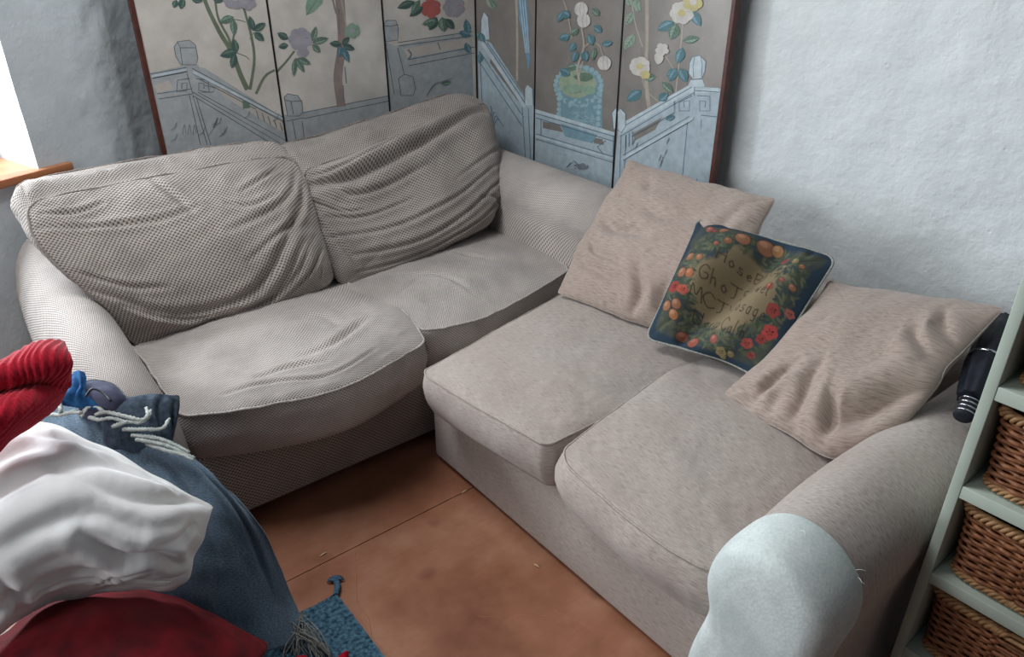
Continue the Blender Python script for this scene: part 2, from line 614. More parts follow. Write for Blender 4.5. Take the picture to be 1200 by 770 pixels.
# left of the opening and above it
G3 = lumpy(wl, -2.2, -1.35, 0, 2.5, 30, 40); mb.grid(G3)
G4 = lumpy(wl, -1.35, s_corner, 1.95, 2.5, 30, 20); mb.grid(G4)
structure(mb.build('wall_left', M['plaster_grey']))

# window sill: timber board
M['sill'] = mat_plain('varnished_pine', (168, 104, 70), 0.4, 0.4, (190, 128, 88), 12)
mb = MB()
L0 = sa - wdir * 1.15; L1 = sb + wdir * 0.0
top = [L0, L1, L1 + wn * 0.05, corner + wn * 0.012, rev_back + wn * 0.01, L0 + wn * 0.42]
top = [np.array([p[0], p[1], SILL]) for p in top]
bot = [p - np.array([0, 0, 0.028]) for p in top]
n_ = len(top)
mb.add(top + bot, [tuple(range(n_)), tuple(range(2 * n_ - 1, n_ - 1, -1))] + [(i, i + n_, (i + 1) % n_ + n_, (i + 1) % n_) for i in range(n_)], 0, None, False)
o = mb.build('window_sill', M['sill']); structure(o); bevel(o, 0.004, 2)

# window frame standing at the back of the opening
mb = MB()
wf0 = L0 + wn * 0.36; wf1 = rev_back + wn * 0.0
def wbox(s0, s1, z0, z1, d0=0.34, d1=0.39):
    pts = []
    for z in (z0, z1):
        for s, d in ((s0, d0), (s1, d0), (s1, d1), (s0, d1)):
            q = WO + wdir * s + wn * d; pts.append((q[0], q[1], z))
    mb.add(pts, [(0, 3, 2, 1), (4, 5, 6, 7), (0, 1, 5, 4), (1, 2, 6, 5), (2, 3, 7, 6), (3, 0, 4, 7)], 0, None, False)


s_b = float((rev_back - WO) @ wdir)
wbox(-1.35, -1.29, SILL, 1.95); wbox(s_b - 0.06, s_b, SILL, 1.95); wbox(-1.29, s_b - 0.06, SILL, SILL + 0.06); wbox(-1.29, s_b - 0.06, 1.89, 1.95)
wbox((s_b - 1.35) / 2 - 0.02, (s_b - 1.35) / 2 + 0.02, SILL + 0.06, 1.89)
mbp = MB(); mb, mbp = mbp, mb
wbox(-1.29, (s_b - 1.35) / 2 - 0.02, SILL + 0.06, 1.89, 0.362, 0.366); wbox((s_b - 1.35) / 2 + 0.02, s_b - 0.06, SILL + 0.06, 1.89, 0.362, 0.366)
mb, mbp = mbp, mb
wfo = structure(mb.build('window_1', mat_plain('white_gloss_paint', (228, 230, 230), 0.35, 0.5)))

k = NT('window_glass', 0.05)
_tr = k.n('ShaderNodeBsdfTransparent'); _gl = k.n('ShaderNodeBsdfGlossy'); _gl.inputs['Roughness'].default_value = 0.03; _mx = k.n('ShaderNodeMixShader'); _mx.inputs[0].default_value = 0.05
k.l(_tr.outputs[0], _mx.inputs[1]); k.l(_gl.outputs[0], _mx.inputs[2]); k.l(_mx.outputs[0], k.t.nodes['Material Output'].inputs['Surface'])
mbp.build('pane', k.m, wfo)

# ------------------------------------------------------------------ textured two-seater (left)
W = M['waffle']
sofa_a = thing('sofa', 'oatmeal waffle-weave two-seater sofa with slumped wrinkled back cushions under the painted screen', 'sofa', (1.15, 2.4, 0), 'two-seater sofas in the corner')
del sofa_a['group']


def A(o):
    """keep world placement under an offset root"""
    o.matrix_parent_inverse = o.parent.matrix_basis.inverted() if False else o.matrix_parent_inverse
    return o


def root_fix(root):
    """shift children meshes so that they keep their place under a moved root"""
    off = Vector(root.location)
    for c in root.children:
        c.location = Vector(c.location) - off


mb = MB(); mb.box((0.20, 1.865, 0.05), (2.08, 2.95, 0.30))
bevel(mb.build('base', W, sofa_a), 0.015)
mb = MB(); mb.box((0.22, 2.78, 0.05), (2.10, 3.05, 0.74))
bevel(mb.build('back_frame', W, sofa_a), 0.04, 4)
for x_, y_ in ((0.28, 1.95), (2.0, 1.95), (0.28, 2.9), (2.0, 2.9)):
    mb = MB(); mb.tube([(x_, y_, 0.0), (x_, y_, 0.03), (x_, y_, 0.06)], [0.018, 0.022, 0.024], 12)
    mb.build('foot', mat_plain('dark_wood_foot', (48, 32, 24)), sofa_a)

# arms: rolled profiles swept front to back
def armprof(y, xi, xo, zt, zb=0.05, rollw=0.03):
    w = xo - xi
    s = 1 if w > 0 else -1
    w = abs(w)
    pts = [(0.0, zb), (0.0, 0.25), (0.0, zt - 0.18), (0.01 * 1, zt - 0.09), (0.2 * w, zt - 0.025), (0.42 * w, zt), (0.68 * w, zt - 0.012),
           (0.93 * w, zt - 0.08), (1.0 * w + rollw * 0.3, zt - 0.17), (0.97 * w, zt - 0.26), (0.93 * w, 0.22), (0.93 * w, zb)]
    return [(xi + s * a, y, z) for a, z in pts]


sweep('arm', [armprof(1.80, 0.325, 0.19, 0.42), armprof(1.82, 0.335, 0.165, 0.49), armprof(1.88, 0.34, 0.13, 0.56), armprof(2.1, 0.33, 0.11, 0.625), armprof(2.5, 0.33, 0.11, 0.65),
               armprof(2.9, 0.33, 0.125, 0.66), armprof(3.04, 0.33, 0.14, 0.66)], M['waffle_fine'], sofa_a)
sweep('arm', [armprof(1.84, 1.90, 2.20, 0.66), armprof(1.86, 1.885, 2.215, 0.71), armprof(1.95, 1.88, 2.22, 0.735), armprof(2.3, 1.88, 2.22, 0.745), armprof(2.6, 1.90, 2.22, 0.75),
               armprof(2.9, 1.92, 2.21, 0.76), armprof(3.04, 1.92, 2.21, 0.76)], M['waffle_fine'], sofa_a)

# seat cushions
TZ = 0.452


def zgrid(rows):
    return np.array([[at_z(*p) for p in r] for r in rows])


def seat_disp(seed, amp=1.0, spec=()):
    def f(u, v, LU, LV):
        return amp * (0.006 * fbm(u * LU, v * LV, 5, seed, 2) + 0.0018 * fbm(u * LU, v * LV, 22, seed + 5, 2)) + folds(u, v, LU, LV, spec)
    return f


def bandw(seed, a=0.006):
    return lambda s, t: a * noise(s, s * 0 + t * 3, 9, seed) + a * 0.5 * noise(s, s * 0 + t * 2, 30, seed + 3)


C = zgrid([[(150, 400, .455), (240, 372, .46), (320, 350, .46), (398, 328, .455)],
           [(170, 425, .462), (270, 405, .475), (360, 378, .475), (455, 352, .462)],
           [(190, 455, .462), (290, 442, .475), (395, 418, .475), (482, 374, .458)],
           [(214, 488, .452), (310, 476, .458), (410, 452, .452), (499, 402, .44)]])
o, fl, bl = cushion('seat_cushion', C, M['waffle_fine'], sofa_a, 170, 120, thick=(0, 0.012, -0.155), crown=0.022, back=0.0, r=0.03, flip=True, bulge=0.010,
                    disp=seat_disp(11, 1.0, [([(.55, .62), (.68, .60), (.85, .50)], .008, .018), ([(.35, .75), (.5, .7), (.62, .72)], .006, .015), ([(.62, .3), (.72, .36), (.74, .5)], .005, .02),
                                             ([(.2, .85), (.4, .82), (.6, .86), (.8, .8)], .005, .014)]), band_disp=bandw(2))
piping('piping', fl, 0.0042, M['waffle_pipe'], o, wob=0.002)
C = zgrid([[(388, 340, .452), (450, 316, .457), (520, 290, .457), (580, 262, .455)],
           [(425, 350, .46), (490, 325, .47), (550, 302, .47), (608, 277, .46)],
           [(465, 366, .46), (525, 345, .468), (585, 320, .468), (640, 293, .46)],
           [(497, 388, .452), (560, 374, .455), (612, 350, .455), (668, 316, .452)]])
o, fl, bl = cushion('seat_cushion', C, M['waffle_fine'], sofa_a, 150, 120, thick=(0, 0.012, -0.155), crown=0.018, back=0.0, r=0.03, flip=True, bulge=0.012,
                    disp=seat_disp(17, 1.0, [([(.25, .2), (.4, .5), (.42, .8)], .006, .02), ([(.65, .2), (.7, .5)], .005, .02), ([(.1, .5), (.3, .42), (.5, .45)], .004, .015)]), band_disp=bandw(4))
piping('piping', fl, 0.0042, M['waffle_pipe'], o, wob=0.002)


def ygrid(rows):
    return np.array([[at_y(*p) for p in r] for r in rows])


# left back cushion
C = ygrid([[(30, 238, 2.62), (95, 224, 2.70), (165, 210, 2.72), (235, 198, 2.72), (290, 188, 2.72), (345, 183, 2.70)],
           [(42, 282, 2.50), (110, 272, 2.56), (185, 255, 2.58), (255, 240, 2.58), (310, 225, 2.58), (362, 224, 2.55)],
           [(78, 322, 2.42), (140, 318, 2.44), (205, 304, 2.46), (270, 285, 2.46), (325, 268, 2.46), (374, 264, 2.45)],
           [(120, 358, 2.38), (172, 356, 2.38), (232, 344, 2.38), (292, 326, 2.38), (345, 304, 2.38), (384, 300, 2.38)],
           [(160, 408, 2.36), (205, 396, 2.36), (258, 380, 2.36), (315, 362, 2.36), (360, 345, 2.36), (391, 332, 2.36)]])
T = np.zeros((2, 2, 3)); T[0, 0] = (0.0, 0.20, 0.015); T[0, 1] = (0.0, 0.20, 0.02); T[1, 0] = (0.02, 0.30, 0.04); T[1, 1] = (-0.0, 0.30, 0.05)
ra = [([(.0, .62), (.25, .82), (.55, .84), (.8, .62), (.97, .25)], .014, .022), ([(.15, .98), (.4, .93), (.65, .90), (.9, .62)], .010, .018),
      ([(.02, .18), (.2, .26), (.4, .30), (.52, .28)], .008, .014), ([(.04, .1), (.16, .14), (.25, .12)], .008, .012), ([(.42, .0), (.45, .1), (.5, .3)], .008, .016),
      ([(.98, .1), (.9, .3), (.78, .42), (.6, .46)], .011, .016), ([(.98, .2), (.92, .42), (.8, .56), (.62, .66)], .010, .015), ([(.9, .1), (.8, .2), (.7, .25)], .008, .012),
      ([(.3, .9), (.5, .96), (.75, .86), (.95, .6)], .008, .016), ([(.62, .3), (.72, .36), (.84, .32)], .006, .012), ([(.03, .5), (.15, .62), (.3, .68)], .009, .016),
      ([(.08, .75), (.3, .88), (.5, .9)], .009, .015), ([(.7, .95), (.85, .85), (.97, .7)], .007, .012), ([(.93, .85), (.9, .93)], .006, .012)]


def back_disp(seed, spec):
    return lambda u, v, LU, LV: 0.010 * fbm(u * LU, v * LV, 4, seed, 3) + 0.0035 * fbm(u * LU * 0.6, (v * LV + 0.25 * u * LU), 15, seed + 9, 2) + folds(u, v, LU, LV, spec)


o, fl, bl = cushion('back_cushion', C, W, sofa_a, 240, 170, thick=T, crown=0.045, back=0.0, r=0.05, bulge=0.02, disp=back_disp(5, ra), band_disp=bandw(8, 0.012))
piping('piping', fl, 0.0045, M['waffle_pipe_dark'], o, wob=0.003); piping('piping', bl, 0.0045, M['waffle_pipe_dark'], o, wob=0.003)

# right back cushion, tipped, with a big fold along its top
C = ygrid([[(350, 202, 2.62), (400, 186, 2.70), (455, 163, 2.76), (505, 143, 2.78), (550, 124, 2.80), (572, 122, 2.82)],
           [(358, 240, 2.54), (412, 220, 2.58), (468, 196, 2.62), (520, 176, 2.64), (562, 158, 2.66), (581, 160, 2.68)],
           [(370, 275, 2.45), (425, 258, 2.49), (480, 236, 2.51), (530, 216, 2.52), (570, 198, 2.55), (582, 198, 2.58)],
           [(386, 308, 2.40), (438, 292, 2.41), (490, 272, 2.42), (538, 250, 2.44), (572, 232, 2.46), (579, 232, 2.48)],
           [(400, 337, 2.37), (448, 322, 2.37), (495, 302, 2.38), (540, 280, 2.40), (568, 266, 2.42), (572, 262, 2.44)]])
T = np.zeros((2, 2, 3)); T[0, 0] = (0.0, 0.22, 0.06); T[0, 1] = (-0.03, 0.14, 0.02); T[1, 0] = (0.0, 0.30, 0.05); T[1, 1] = (-0.02, 0.28, 0.05)
rb = [([(.0, .10), (.2, .20), (.45, .19), (.7, .10), (.92, .06)], .040, .036), ([(.0, .04), (.15, .10), (.35, .08), (.5, .05)], .010, .016), ([(.08, .12), (.15, .3), (.3, .36), (.5, .34)], .008, .014),
      ([(.02, .55), (.3, .66), (.6, .62), (.9, .48)], .009, .015), ([(.1, .75), (.4, .82), (.7, .74), (.95, .6)], .010, .016), ([(.1, .9), (.4, .94), (.7, .88), (.97, .72)], .009, .014),
      ([(.05, .4), (.2, .5), (.4, .52)], .007, .013), ([(.6, .5), (.8, .42), (.97, .35)], .007, .014), ([(.0, .3), (.06, .6), (.1, .85)], .008, .013), ([(.7, .72), (.85, .78), (.97, .85)], .008, .014),
      ([(.0, .22), (.12, .4), (.2, .45)], .009, .011)]
o, fl, bl = cushion('back_cushion', C, W, sofa_a, 240, 170, thick=T, crown=0.05, back=0.0, r=0.06, bulge=0.02, disp=back_disp(45, rb), band_disp=bandw(18, 0.012))
piping('piping', fl, 0.0045, M['waffle_pipe_dark'], o, wob=0.003); piping('piping', bl, 0.0045, M['waffle_pipe_dark'], o, wob=0.003)
root_fix(sofa_a)

# ------------------------------------------------------------------ taupe two-seater (right)
Q = M['chenille']
sofa_b = thing('sofa', 'plain taupe chenille two-seater sofa along the white wall, white wrap on its arm', 'sofa', (1.6, 1.1, 0))
mb = MB(); mb.box((1.09, 0.42, 0.02), (2.2, 1.785, 0.30))
o = mb.build('base', Q, sofa_b)
bevel(o, 0.012)
mb = MB(); mb.box((2.10, 0.42, 0.02), (2.28, 1.785, 0.60))
bevel(mb.build('back_frame', Q, sofa_b), 0.04, 4)
C = zgrid([[(645, 352, .45), (700, 372, .452), (765, 398, .452), (832, 420, .45)],
           [(598, 378, .456), (655, 402, .462), (718, 430, .462), (775, 452, .456)],
           [(545, 408, .456), (605, 435, .462), (663, 465, .462), (712, 488, .456)],
           [(494, 436, .446), (540, 466, .452), (590, 495, .452), (640, 524, .446)]])
C[0] += (C[0] - C[1]) * 1.0
o, fl, bl = cushion('seat_cushion', C, Q, sofa_b, 90, 90, thick=(0.02, 0, -0.145), crown=0.016, back=0.0, r=0.035, flip=True, bulge=0.014, disp=seat_disp(61, 0.8), band_disp=bandw(24, .004))
piping('piping', fl, 0.003, M['chenille_pipe'], o, wob=0.001)
C = zgrid([[(815, 414, .452), (880, 440, .455), (945, 470, .455), (1010, 500, .45)],
           [(765, 448, .460), (830, 482, .466), (895, 520, .466), (960, 560, .458)],
           [(705, 492, .460), (768, 535, .466), (830, 580, .466), (895, 625, .458)],
           [(650, 534, .448), (708, 585, .454), (770, 634, .454), (846, 680, .448)]])
o, fl, bl = cushion('seat_cushion', C, Q, sofa_b, 90, 90, thick=(0.02, 0, -0.15), crown=0.018, back=0.0, r=0.07, flip=True, bulge=0.028, disp=seat_disp(71, 0.8), band_disp=bandw(26, .004))
piping('piping', fl, 0.003, M['chenille_pipe'], o, wob=0.001)


# right arm
def armB(x, yi, yo, zt, k=1.0):
    w = yi - yo
    pts = [(0.0, 0.02), (0.0, 0.25), (0.0, zt - 0.22), (-0.015, zt - 0.13), (0.06 * w, zt - 0.05), (0.35 * w, zt), (0.68 * w, zt - 0.005), (0.95 * w, zt - 0.06), (1.0 * w, zt - 0.14),
           (0.92 * w, zt - 0.25), (0.86 * w, 0.25), (0.86 * w, 0.02)]
    return [(x, yi - a, z) for a, z in pts]


sweep('arm', [armB(0.985, 0.555, 0.375, 0.59), armB(1.00, 0.562, 0.365, 0.62), armB(1.04, 0.572, 0.355, 0.637), armB(1.3, 0.595, 0.358, 0.632), armB(1.6, 0.60, 0.365, 0.61), armB(1.9, 0.60, 0.38, 0.58), armB(2.2, 0.60, 0.39, 0.575)], Q, sofa_b)
# bandage-like wrap on the arm front
k = NT('white_stretch_gauze', 0.8, 0.3)
f1 = k.noise(k.coord('Object'), 9, 4); vo = k.n('ShaderNodeTexVoronoi'); vo.inputs['Scale'].default_value = 170; k.l(k.coord('Object'), vo.inputs['Vector'])
k.color(k.mix(k.math('MULTIPLY', vo.outputs['Distance'], 0.5), k.ramp(f1, [(0.35, lin((196, 204, 202))), (0.65, lin((224, 229, 226)))]), lin((170, 180, 178)))); k.bump(vo.outputs['Distance'], 0.12, 0.002)
M['gauze'] = k.m
wr_ = []
for x, g, dz in ((0.945, -0.05, -0.05), (0.95, -0.018, -0.02), (0.965, 0.0, 0.0), (1.0, 0.008, 0.008), (1.05, 0.010, 0.010), (1.09, 0.008, 0.009), (1.093, 0.004, 0.002)):
    base = armB(x, 0.572 + g, 0.356 - g, 0.632 + dz)
    base = [(a, b + (0.03 if i_ < 2 else 0.0), z) for i_, (a, b, z) in enumerate(base)]
    wr_.append(base)
o = sweep('arm_cover', wr_, M['gauze'], sofa_b)
o['label'] = 'white stretch gauze wrap'
M['thread'] = mat_plain('white_thread', (230, 232, 228)); r_ = random.Random(2)
for (a_, b_, x_) in ((1003, 668, 1.09), (1004, 676, 1.09), (1003, 682, 1.09), (836, 690, .97), (1001, 690, 1.09), (938, 622, 1.0)):
    q = at_x(a_, b_, x_); mb = MB(); mb.tube([q, q + np.array([r_.uniform(-.004, .004), -.006, .004]), q + np.array([r_.uniform(-.01, .01), -.014, .003])], 0.0006, 4)
    mb.build('loose_thread', M['thread'], sofa_b)
root_fix(sofa_b)

# ------------------------------------------------------------------ folding screen with painted garden
SY, SX = 3.15, 2.30
screen = thing('folding_screen', 'six-panel folding screen painted with balustrade, flowering branches and jardiniere behind the sofas', 'folding screen', (SX, SY, 0))
COLS = {}
ART = ['ground', 'grounddark', 'rail', 'raildark', 'railblue', 'railbluelight', 'line', 'lineblue', 'leafdark', 'leafgreen', 'leafteal', 'leafpale', 'stem', 'stempale', 'trunk', 'lilac', 'lilacdark', 'pink', 'white', 'yellow',
       'turq', 'turqlight', 'moss', 'groundgap', 'feather']
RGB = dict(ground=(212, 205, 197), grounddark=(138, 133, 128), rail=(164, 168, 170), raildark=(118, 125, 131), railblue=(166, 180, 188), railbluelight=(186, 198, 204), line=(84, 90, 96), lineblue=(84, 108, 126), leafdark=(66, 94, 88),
           leafgreen=(100, 124, 108), leafteal=(82, 122, 128), leafpale=(134, 160, 142), stem=(108, 118, 98), stempale=(168, 160, 148), trunk=(146, 130, 124), lilac=(158, 154, 162), lilacdark=(118, 112, 128),
           pink=(176, 96, 92), white=(196, 192, 186), yellow=(190, 180, 128), turq=(118, 150, 162), turqlight=(146, 176, 184), moss=(150, 164, 142), groundgap=(186, 178, 170), feather=(110, 146, 168))


def mat_art(n):
    k = NT('painted_' + n, 0.42, 0.35)
    c = RGB[n]
    f = k.noise(k.coord('Object'), 9 if n.startswith('ground') else 30, 5)
    k.color(k.ramp(f, [(0.3, lin([x * 0.93 for x in c])), (0.7, lin([min(255, x * 1.05) for x in c]))]))
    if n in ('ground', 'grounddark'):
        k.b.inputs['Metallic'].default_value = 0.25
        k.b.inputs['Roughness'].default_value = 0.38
    return k.m


AM = [mat_art(n) for n in ART]
AI = {n: i for i, n in enumerate(ART)}


class Panel:
    def __init__(self, side, a0, a1):
        self.side, self.a0, self.a1 = side, a0, a1
        self.mb = MB(); self.k = 0
        if side == 'y': self.mb.box((a0 + .0015, SY, 0.0), (a1 - .0015, SY + 0.022, 1.85))
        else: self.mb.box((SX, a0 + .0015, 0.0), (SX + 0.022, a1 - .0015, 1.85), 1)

    def pt(self, p):
        d = 0.0004 + 0.000015 * self.k
        if self.side == 'y':
            q = at_y(p[0], p[1], SY - d); q[0] = min(max(q[0], self.a0 + .003), self.a1 - .003)
        else:
            q = at_x(p[0], p[1], SX - d); q[1] = min(max(q[1], self.a0 + .003), self.a1 - .003)
        return q

    def poly(self, pts, col):
        self.k += 1
        self.mb.add([self.pt(p) for p in pts], [tuple(range(len(pts)))], AI[col], None, False)

    def strip(self, pts, w0, w1, col, sm=True):
        self.k += 1
        P = np.array(smoothline(pts, max(4, 5 * (len(pts) - 1))) if sm and len(pts) > 2 else pts, float)
        t = np.gradient(P, axis=0); t /= np.linalg.norm(t, axis=1)[:, None] + 1e-9
        nn = np.stack([-t[:, 1], t[:, 0]], -1); w = np.linspace(w0, w1, len(P))[:, None] / 2
        V = [self.pt(p) for p in np.concatenate([P + nn * w, P - nn * w])]
        k = len(P)
        self.mb.add(V, [(i, i + 1, k + i + 1, k + i) for i in range(k - 1)], AI[col], None, False)

    def line(self, pts, col='line', w=0.8): self.strip(pts, w, w, col, False)

    def leaf(self, x, y, ang, L, Wd, col):
        a = math.radians(ang); dx, dy = math.cos(a), -math.sin(a)
        prof = [(0, 0), (.12, .45), (.35, .95), (.6, .9), (.82, .5), (1, 0), (.82, -.5), (.6, -.9), (.35, -.95), (.12, -.45)]
        self.poly([(x + dx * s * L - dy * o_ * Wd / 2, y + dy * s * L + dx * o_ * Wd / 2) for s, o_ in prof], col)
        lt = {'leafdark': 'leafgreen', 'leafteal': 'turq', 'leafgreen': 'leafpale', 'leafpale': 'moss'}[col]
        self.poly([(x + dx * s * L - dy * o_ * Wd / 2, y + dy * s * L + dx * o_ * Wd / 2) for s, o_ in ((.06, 0), (.3, .55), (.6, .6), (.85, .25), (.95, 0))], lt)
        ln = 'line' if col != 'leafteal' else 'lineblue'
        self.line([(x, y), (x + dx * L * .92, y + dy * L * .92)], ln, 0.6)
        if L > 11:
            for q in (.3, .52, .72):
                for sg in (-1, 1):
                    self.line([(x + dx * L * q, y + dy * L * q), (x + dx * L * (q + .14) - dy * sg * Wd * .3, y + dy * L * (q + .14) + dx * sg * Wd * .3)], ln, 0.35)

    def blob(self, x, y, rx, ry, col, n=14, wob=0.12, seed=1):
        r = random.Random(seed + int(x * 7 + y))
        self.poly([(x + rx * (1 + wob * r.uniform(-1, 1)) * math.cos(2 * math.pi * i / n), y + ry * (1 + wob * r.uniform(-1, 1)) * math.sin(2 * math.pi * i / n)) for i in range(n)], col)

    def flower(self, x, y, r, petal, mid, n=6, dark=None):
        for i in range(n):
            a = 2 * math.pi * i / n + 0.4
            self.blob(x + r * .55 * math.cos(a), y + r * .55 * math.sin(a), r * .5, r * .45, petal, 10, .08, i)
            if dark: self.strip([(x + r * .2 * math.cos(a), y + r * .2 * math.sin(a)), (x + r * .75 * math.cos(a + .35), y + r * .75 * math.sin(a + .35))], .7, .5, dark, False)
        self.blob(x, y, r * .35, r * .32, mid, 10, .1)

    def post(self, pts, fill, ln):
        self.poly(pts, fill); self.line(pts + [pts[0]], ln, .8)


px0 = [0.763, 1.262, 1.786, 2.296]
P1 = Panel('y', px0[0], px0[1]); P2 = Panel('y', px0[1], px0[2]); P3 = Panel('y', px0[2], px0[3])
P4 = Panel('x', 2.697, 3.146); P5 = Panel('x', 2.170, 2.697); P6 = Panel('x', 1.670, 2.170)

# --- panel one: corner balustrade and rose branch
p = P1
p.poly([(170, 86), (220, 76), (240, 80), (336, 137), (350, 250), (205, 250)], 'rail')
p.poly([(181, 100), (198, 94), (203, 104), (184, 109)], 'groundgap')
p.poly([(252, 100), (330, 142), (334, 156), (262, 113)], 'groundgap')
p.post([(204, 55), (208, 49), (222, 47), (229, 53), (232, 68), (230, 76), (212, 76), (206, 66)], 'rail', 'line')
p.line([(208, 49), (211, 56), (229, 56)], 'line'); p.line([(211, 56), (214, 76)], 'line')
p.poly([(210, 78), (232, 76), (237, 84), (219, 87), (208, 83)], 'rail')
for a_, b_ in (((175, 87), (219, 79)), ((178, 92), (220, 84)), ((184, 110), (225, 104)), ((186, 116), (226, 110)), ((225, 80), (337, 136)), ((226, 85), (338, 142)), ((232, 92), (300, 128)), ((226, 108), (338, 172)),
               ((232, 108), (338, 164)), ((226, 112), (334, 178)), ((226, 112), (243, 170)), ((222, 112), (235, 170)), ((219, 86), (226, 110)), ((230, 114), (247, 170))):
    p.line([a_, b_])
for sx_, q_ in ((-1, 1), (1, 1)):
    bx_ = 222 if sx_ < 0 else 230
    p.line([(bx_, 92), (bx_ + sx_ * 14, 94), (bx_ + sx_ * 15, 108), (bx_ + sx_ * 3, 106), (bx_ + sx_ * 3, 97), (bx_ + sx_ * 9, 98), (bx_ + sx_ * 9, 104)], 'line', .9)
p.line([(240, 100), (252, 103), (250, 108), (236, 108)]); p.strip([(250, 150), (255, 138), (252, 148), (244, 160)], 1.6, .6, 'raildark')
for x_ in (214, 220, 226): p.strip([(x_, 158), (x_ + 2, 146), (x_ + 4, 156)], .8, .8, 'raildark')
p.strip([(236, -30), (240, 0), (256, 35), (272, 62), (282, 88), (290, 105)], 4, 6, 'stem'); p.strip([(288, -20), (284, 0), (294, 40), (298, 70), (293, 105)], 2.2, 3.5, 'stem')
p.strip([(252, 0), (256, 22), (268, 45), (272, 62)], 2.4, 3, 'stem'); p.strip([(268, 64), (274, 40), (271, 20)], 2.6, 1.6, 'stem')
p.strip([(300, 110), (310, 90), (322, 82)], 3.2, 2.6, 'stem'); p.strip([(270, 22), (282, 24), (288, 26)], 1, .8, 'stem'); p.strip([(277, 62), (288, 66), (292, 70)], 1, .8, 'stem'); p.strip([(293, 46), (297, 38)], 1, .8, 'stem')
p.strip([(288, 118), (289, 127)], 8, 8, 'leafgreen', False)
for l in ((212, 11, 80, 15, 9, 'leafdark'), (207, 0, 250, 10, 8, 'leafdark'), (225, 0, -5, 13, 7, 'leafdark'), (250, 0, -5, 12, 7, 'leafdark'), (274, 20, 200, 18, 10, 'leafgreen'), (273, 22, 275, 20, 9, 'leafgreen'),
          (278, 60, 195, 21, 11, 'leafdark'), (277, 62, 100, 17, 9, 'leafdark'), (276, 63, 255, 18, 9, 'leafdark'), (297, 36, 105, 18, 8, 'leafdark'), (298, 36, 35, 16, 9, 'leafdark'), (298, 38, -40, 15, 9, 'leafdark')):
    p.leaf(*l)
p.flower(275, -4, 15, 'lilac', 'white', 7, 'lilacdark'); p.flower(290, 2, 10, 'lilac', 'lilac', 6, 'lilacdark')
# --- panel two: rail, trunk and lilac rose
p = P2
p.poly([(333, 135), (352, 132), (460, 112), (470, 250), (350, 250)], 'rail')
p.post([(333, 114), (337, 110), (349, 112), (354, 120), (355, 132), (350, 136), (337, 136)], 'rail', 'line')
p.line([(334, 117), (341, 119), (354, 118)]); p.line([(341, 119), (344, 134)]); p.line([(336, 142), (356, 138)]); p.line([(355, 132), (458, 112)]); p.line([(356, 139), (459, 118)]); p.line([(343, 142), (348, 170)]); p.line([(354, 142), (357, 165)])
p.strip([(396, -30), (399, 10), (401, 50), (396, 90), (400, 125)], 11, 10, 'trunk'); p.strip([(400, 0), (405, 30), (404, 60)], 2, 1, 'stempale')
for q_ in ((397, 10, 398, 40), (404, 78, 406, 98), (399, 52, 396, 74), (402, 100, 403, 118)): p.line([(q_[0], q_[1]), (q_[2], q_[3])], 'lilacdark', 1.2)
p.strip([(388, -10), (393, 12), (397, 20)], 2, 2.4, 'trunk')
p.poly([(361, -5), (380, -12), (378, 4), (368, 14), (359, 18), (358, 8)], 'leafpale'); p.line([(359, 18), (374, -4)], 'leafgreen')
p.strip([(318, 90), (333, 75), (345, 60)], 3, 2.2, 'stem')
p.flower(352, 46, 14, 'lilac', 'lilac', 7, 'lilacdark'); p.blob(355, 62, 7, 6, 'lilac')
for l in ((338, 46, 150, 15, 9, 'leafdark'), (338, 53, 190, 12, 8, 'leafdark'), (366, 48, 75, 18, 8, 'leafgreen'), (366, 50, 15, 20, 9, 'leafgreen'), (366, 52, -45, 14, 8, 'leafgreen'), (346, 68, 265, 22, 7, 'leafgreen'),
          (347, 68, -60, 20, 7, 'leafgreen'), (349, 68, -25, 17, 8, 'leafgreen'), (400, 52, 175, 14, 8, 'leafdark'), (401, 52, 45, 12, 7, 'leafdark'), (402, 53, -20, 15, 8, 'leafdark'), (401, 55, -65, 20, 8, 'leafteal'), (400, 54, -100, 13, 8, 'leafteal')):
    p.leaf(*l)
p.flower(413, 36, 9, 'leafpale', 'lilac', 6, 'lilacdark')
# --- panel three: post, rails, red blossom
p = P3
p.poly([(450, 48), (462, 54), (552, 36), (560, 250), (455, 250)], 'rail')
p.post([(449, 28), (453, 24), (464, 24), (467, 34), (466, 47), (452, 49)], 'rail', 'line'); p.line([(450, 30), (457, 31), (467, 29)])
for a_, b_ in (((466, 50), (553, 37)), ((467, 54), (554, 42)), ((478, 70), (556, 55)), ((479, 77), (556, 62)), ((452, 50), (462, 110)), ((466, 56), (474, 88))): p.line([a_, b_])
p.poly([(472, 57), (553, 44), (554, 54), (478, 68)], 'groundgap')
p.post([(467, 92), (474, 87), (484, 90), (487, 104), (484, 112), (470, 112)], 'rail', 'line'); p.strip([(478, 58), (482, 64), (478, 70)], 2, 2, 'raildark')
p.flower(505, 10, 12, 'pink', 'pink', 6, 'lilacdark'); p.flower(532, 8, 13, 'lilac', 'lilac', 7, 'pink')
for l in ((486, 2, 200, 22, 10, 'leafdark'), (496, 8, 215, 20, 9, 'leafdark'), (492, 0, 240, 20, 9, 'leafgreen'), (512, 20, 240, 18, 12, 'leafdark'), (518, 20, 280, 18, 13, 'leafgreen'), (522, 22, -50, 16, 10, 'leafdark'), (512, 24, 195, 18, 9, 'leafgreen'),
          (549, 40, 100, 18, 9, 'leafteal'), (551, 42, 160, 14, 9, 'leafteal'), (550, 62, 110, 13, 8, 'leafteal'), (517, 98, 10, 12, 6, 'leafgreen')):
    p.leaf(*l)
p.strip([(500, 112), (508, 100), (517, 96), (530, 92)], 1, .8, 'raildark'); p.strip([(513, 50), (516, 58)], 1.2, .8, 'leafgreen')
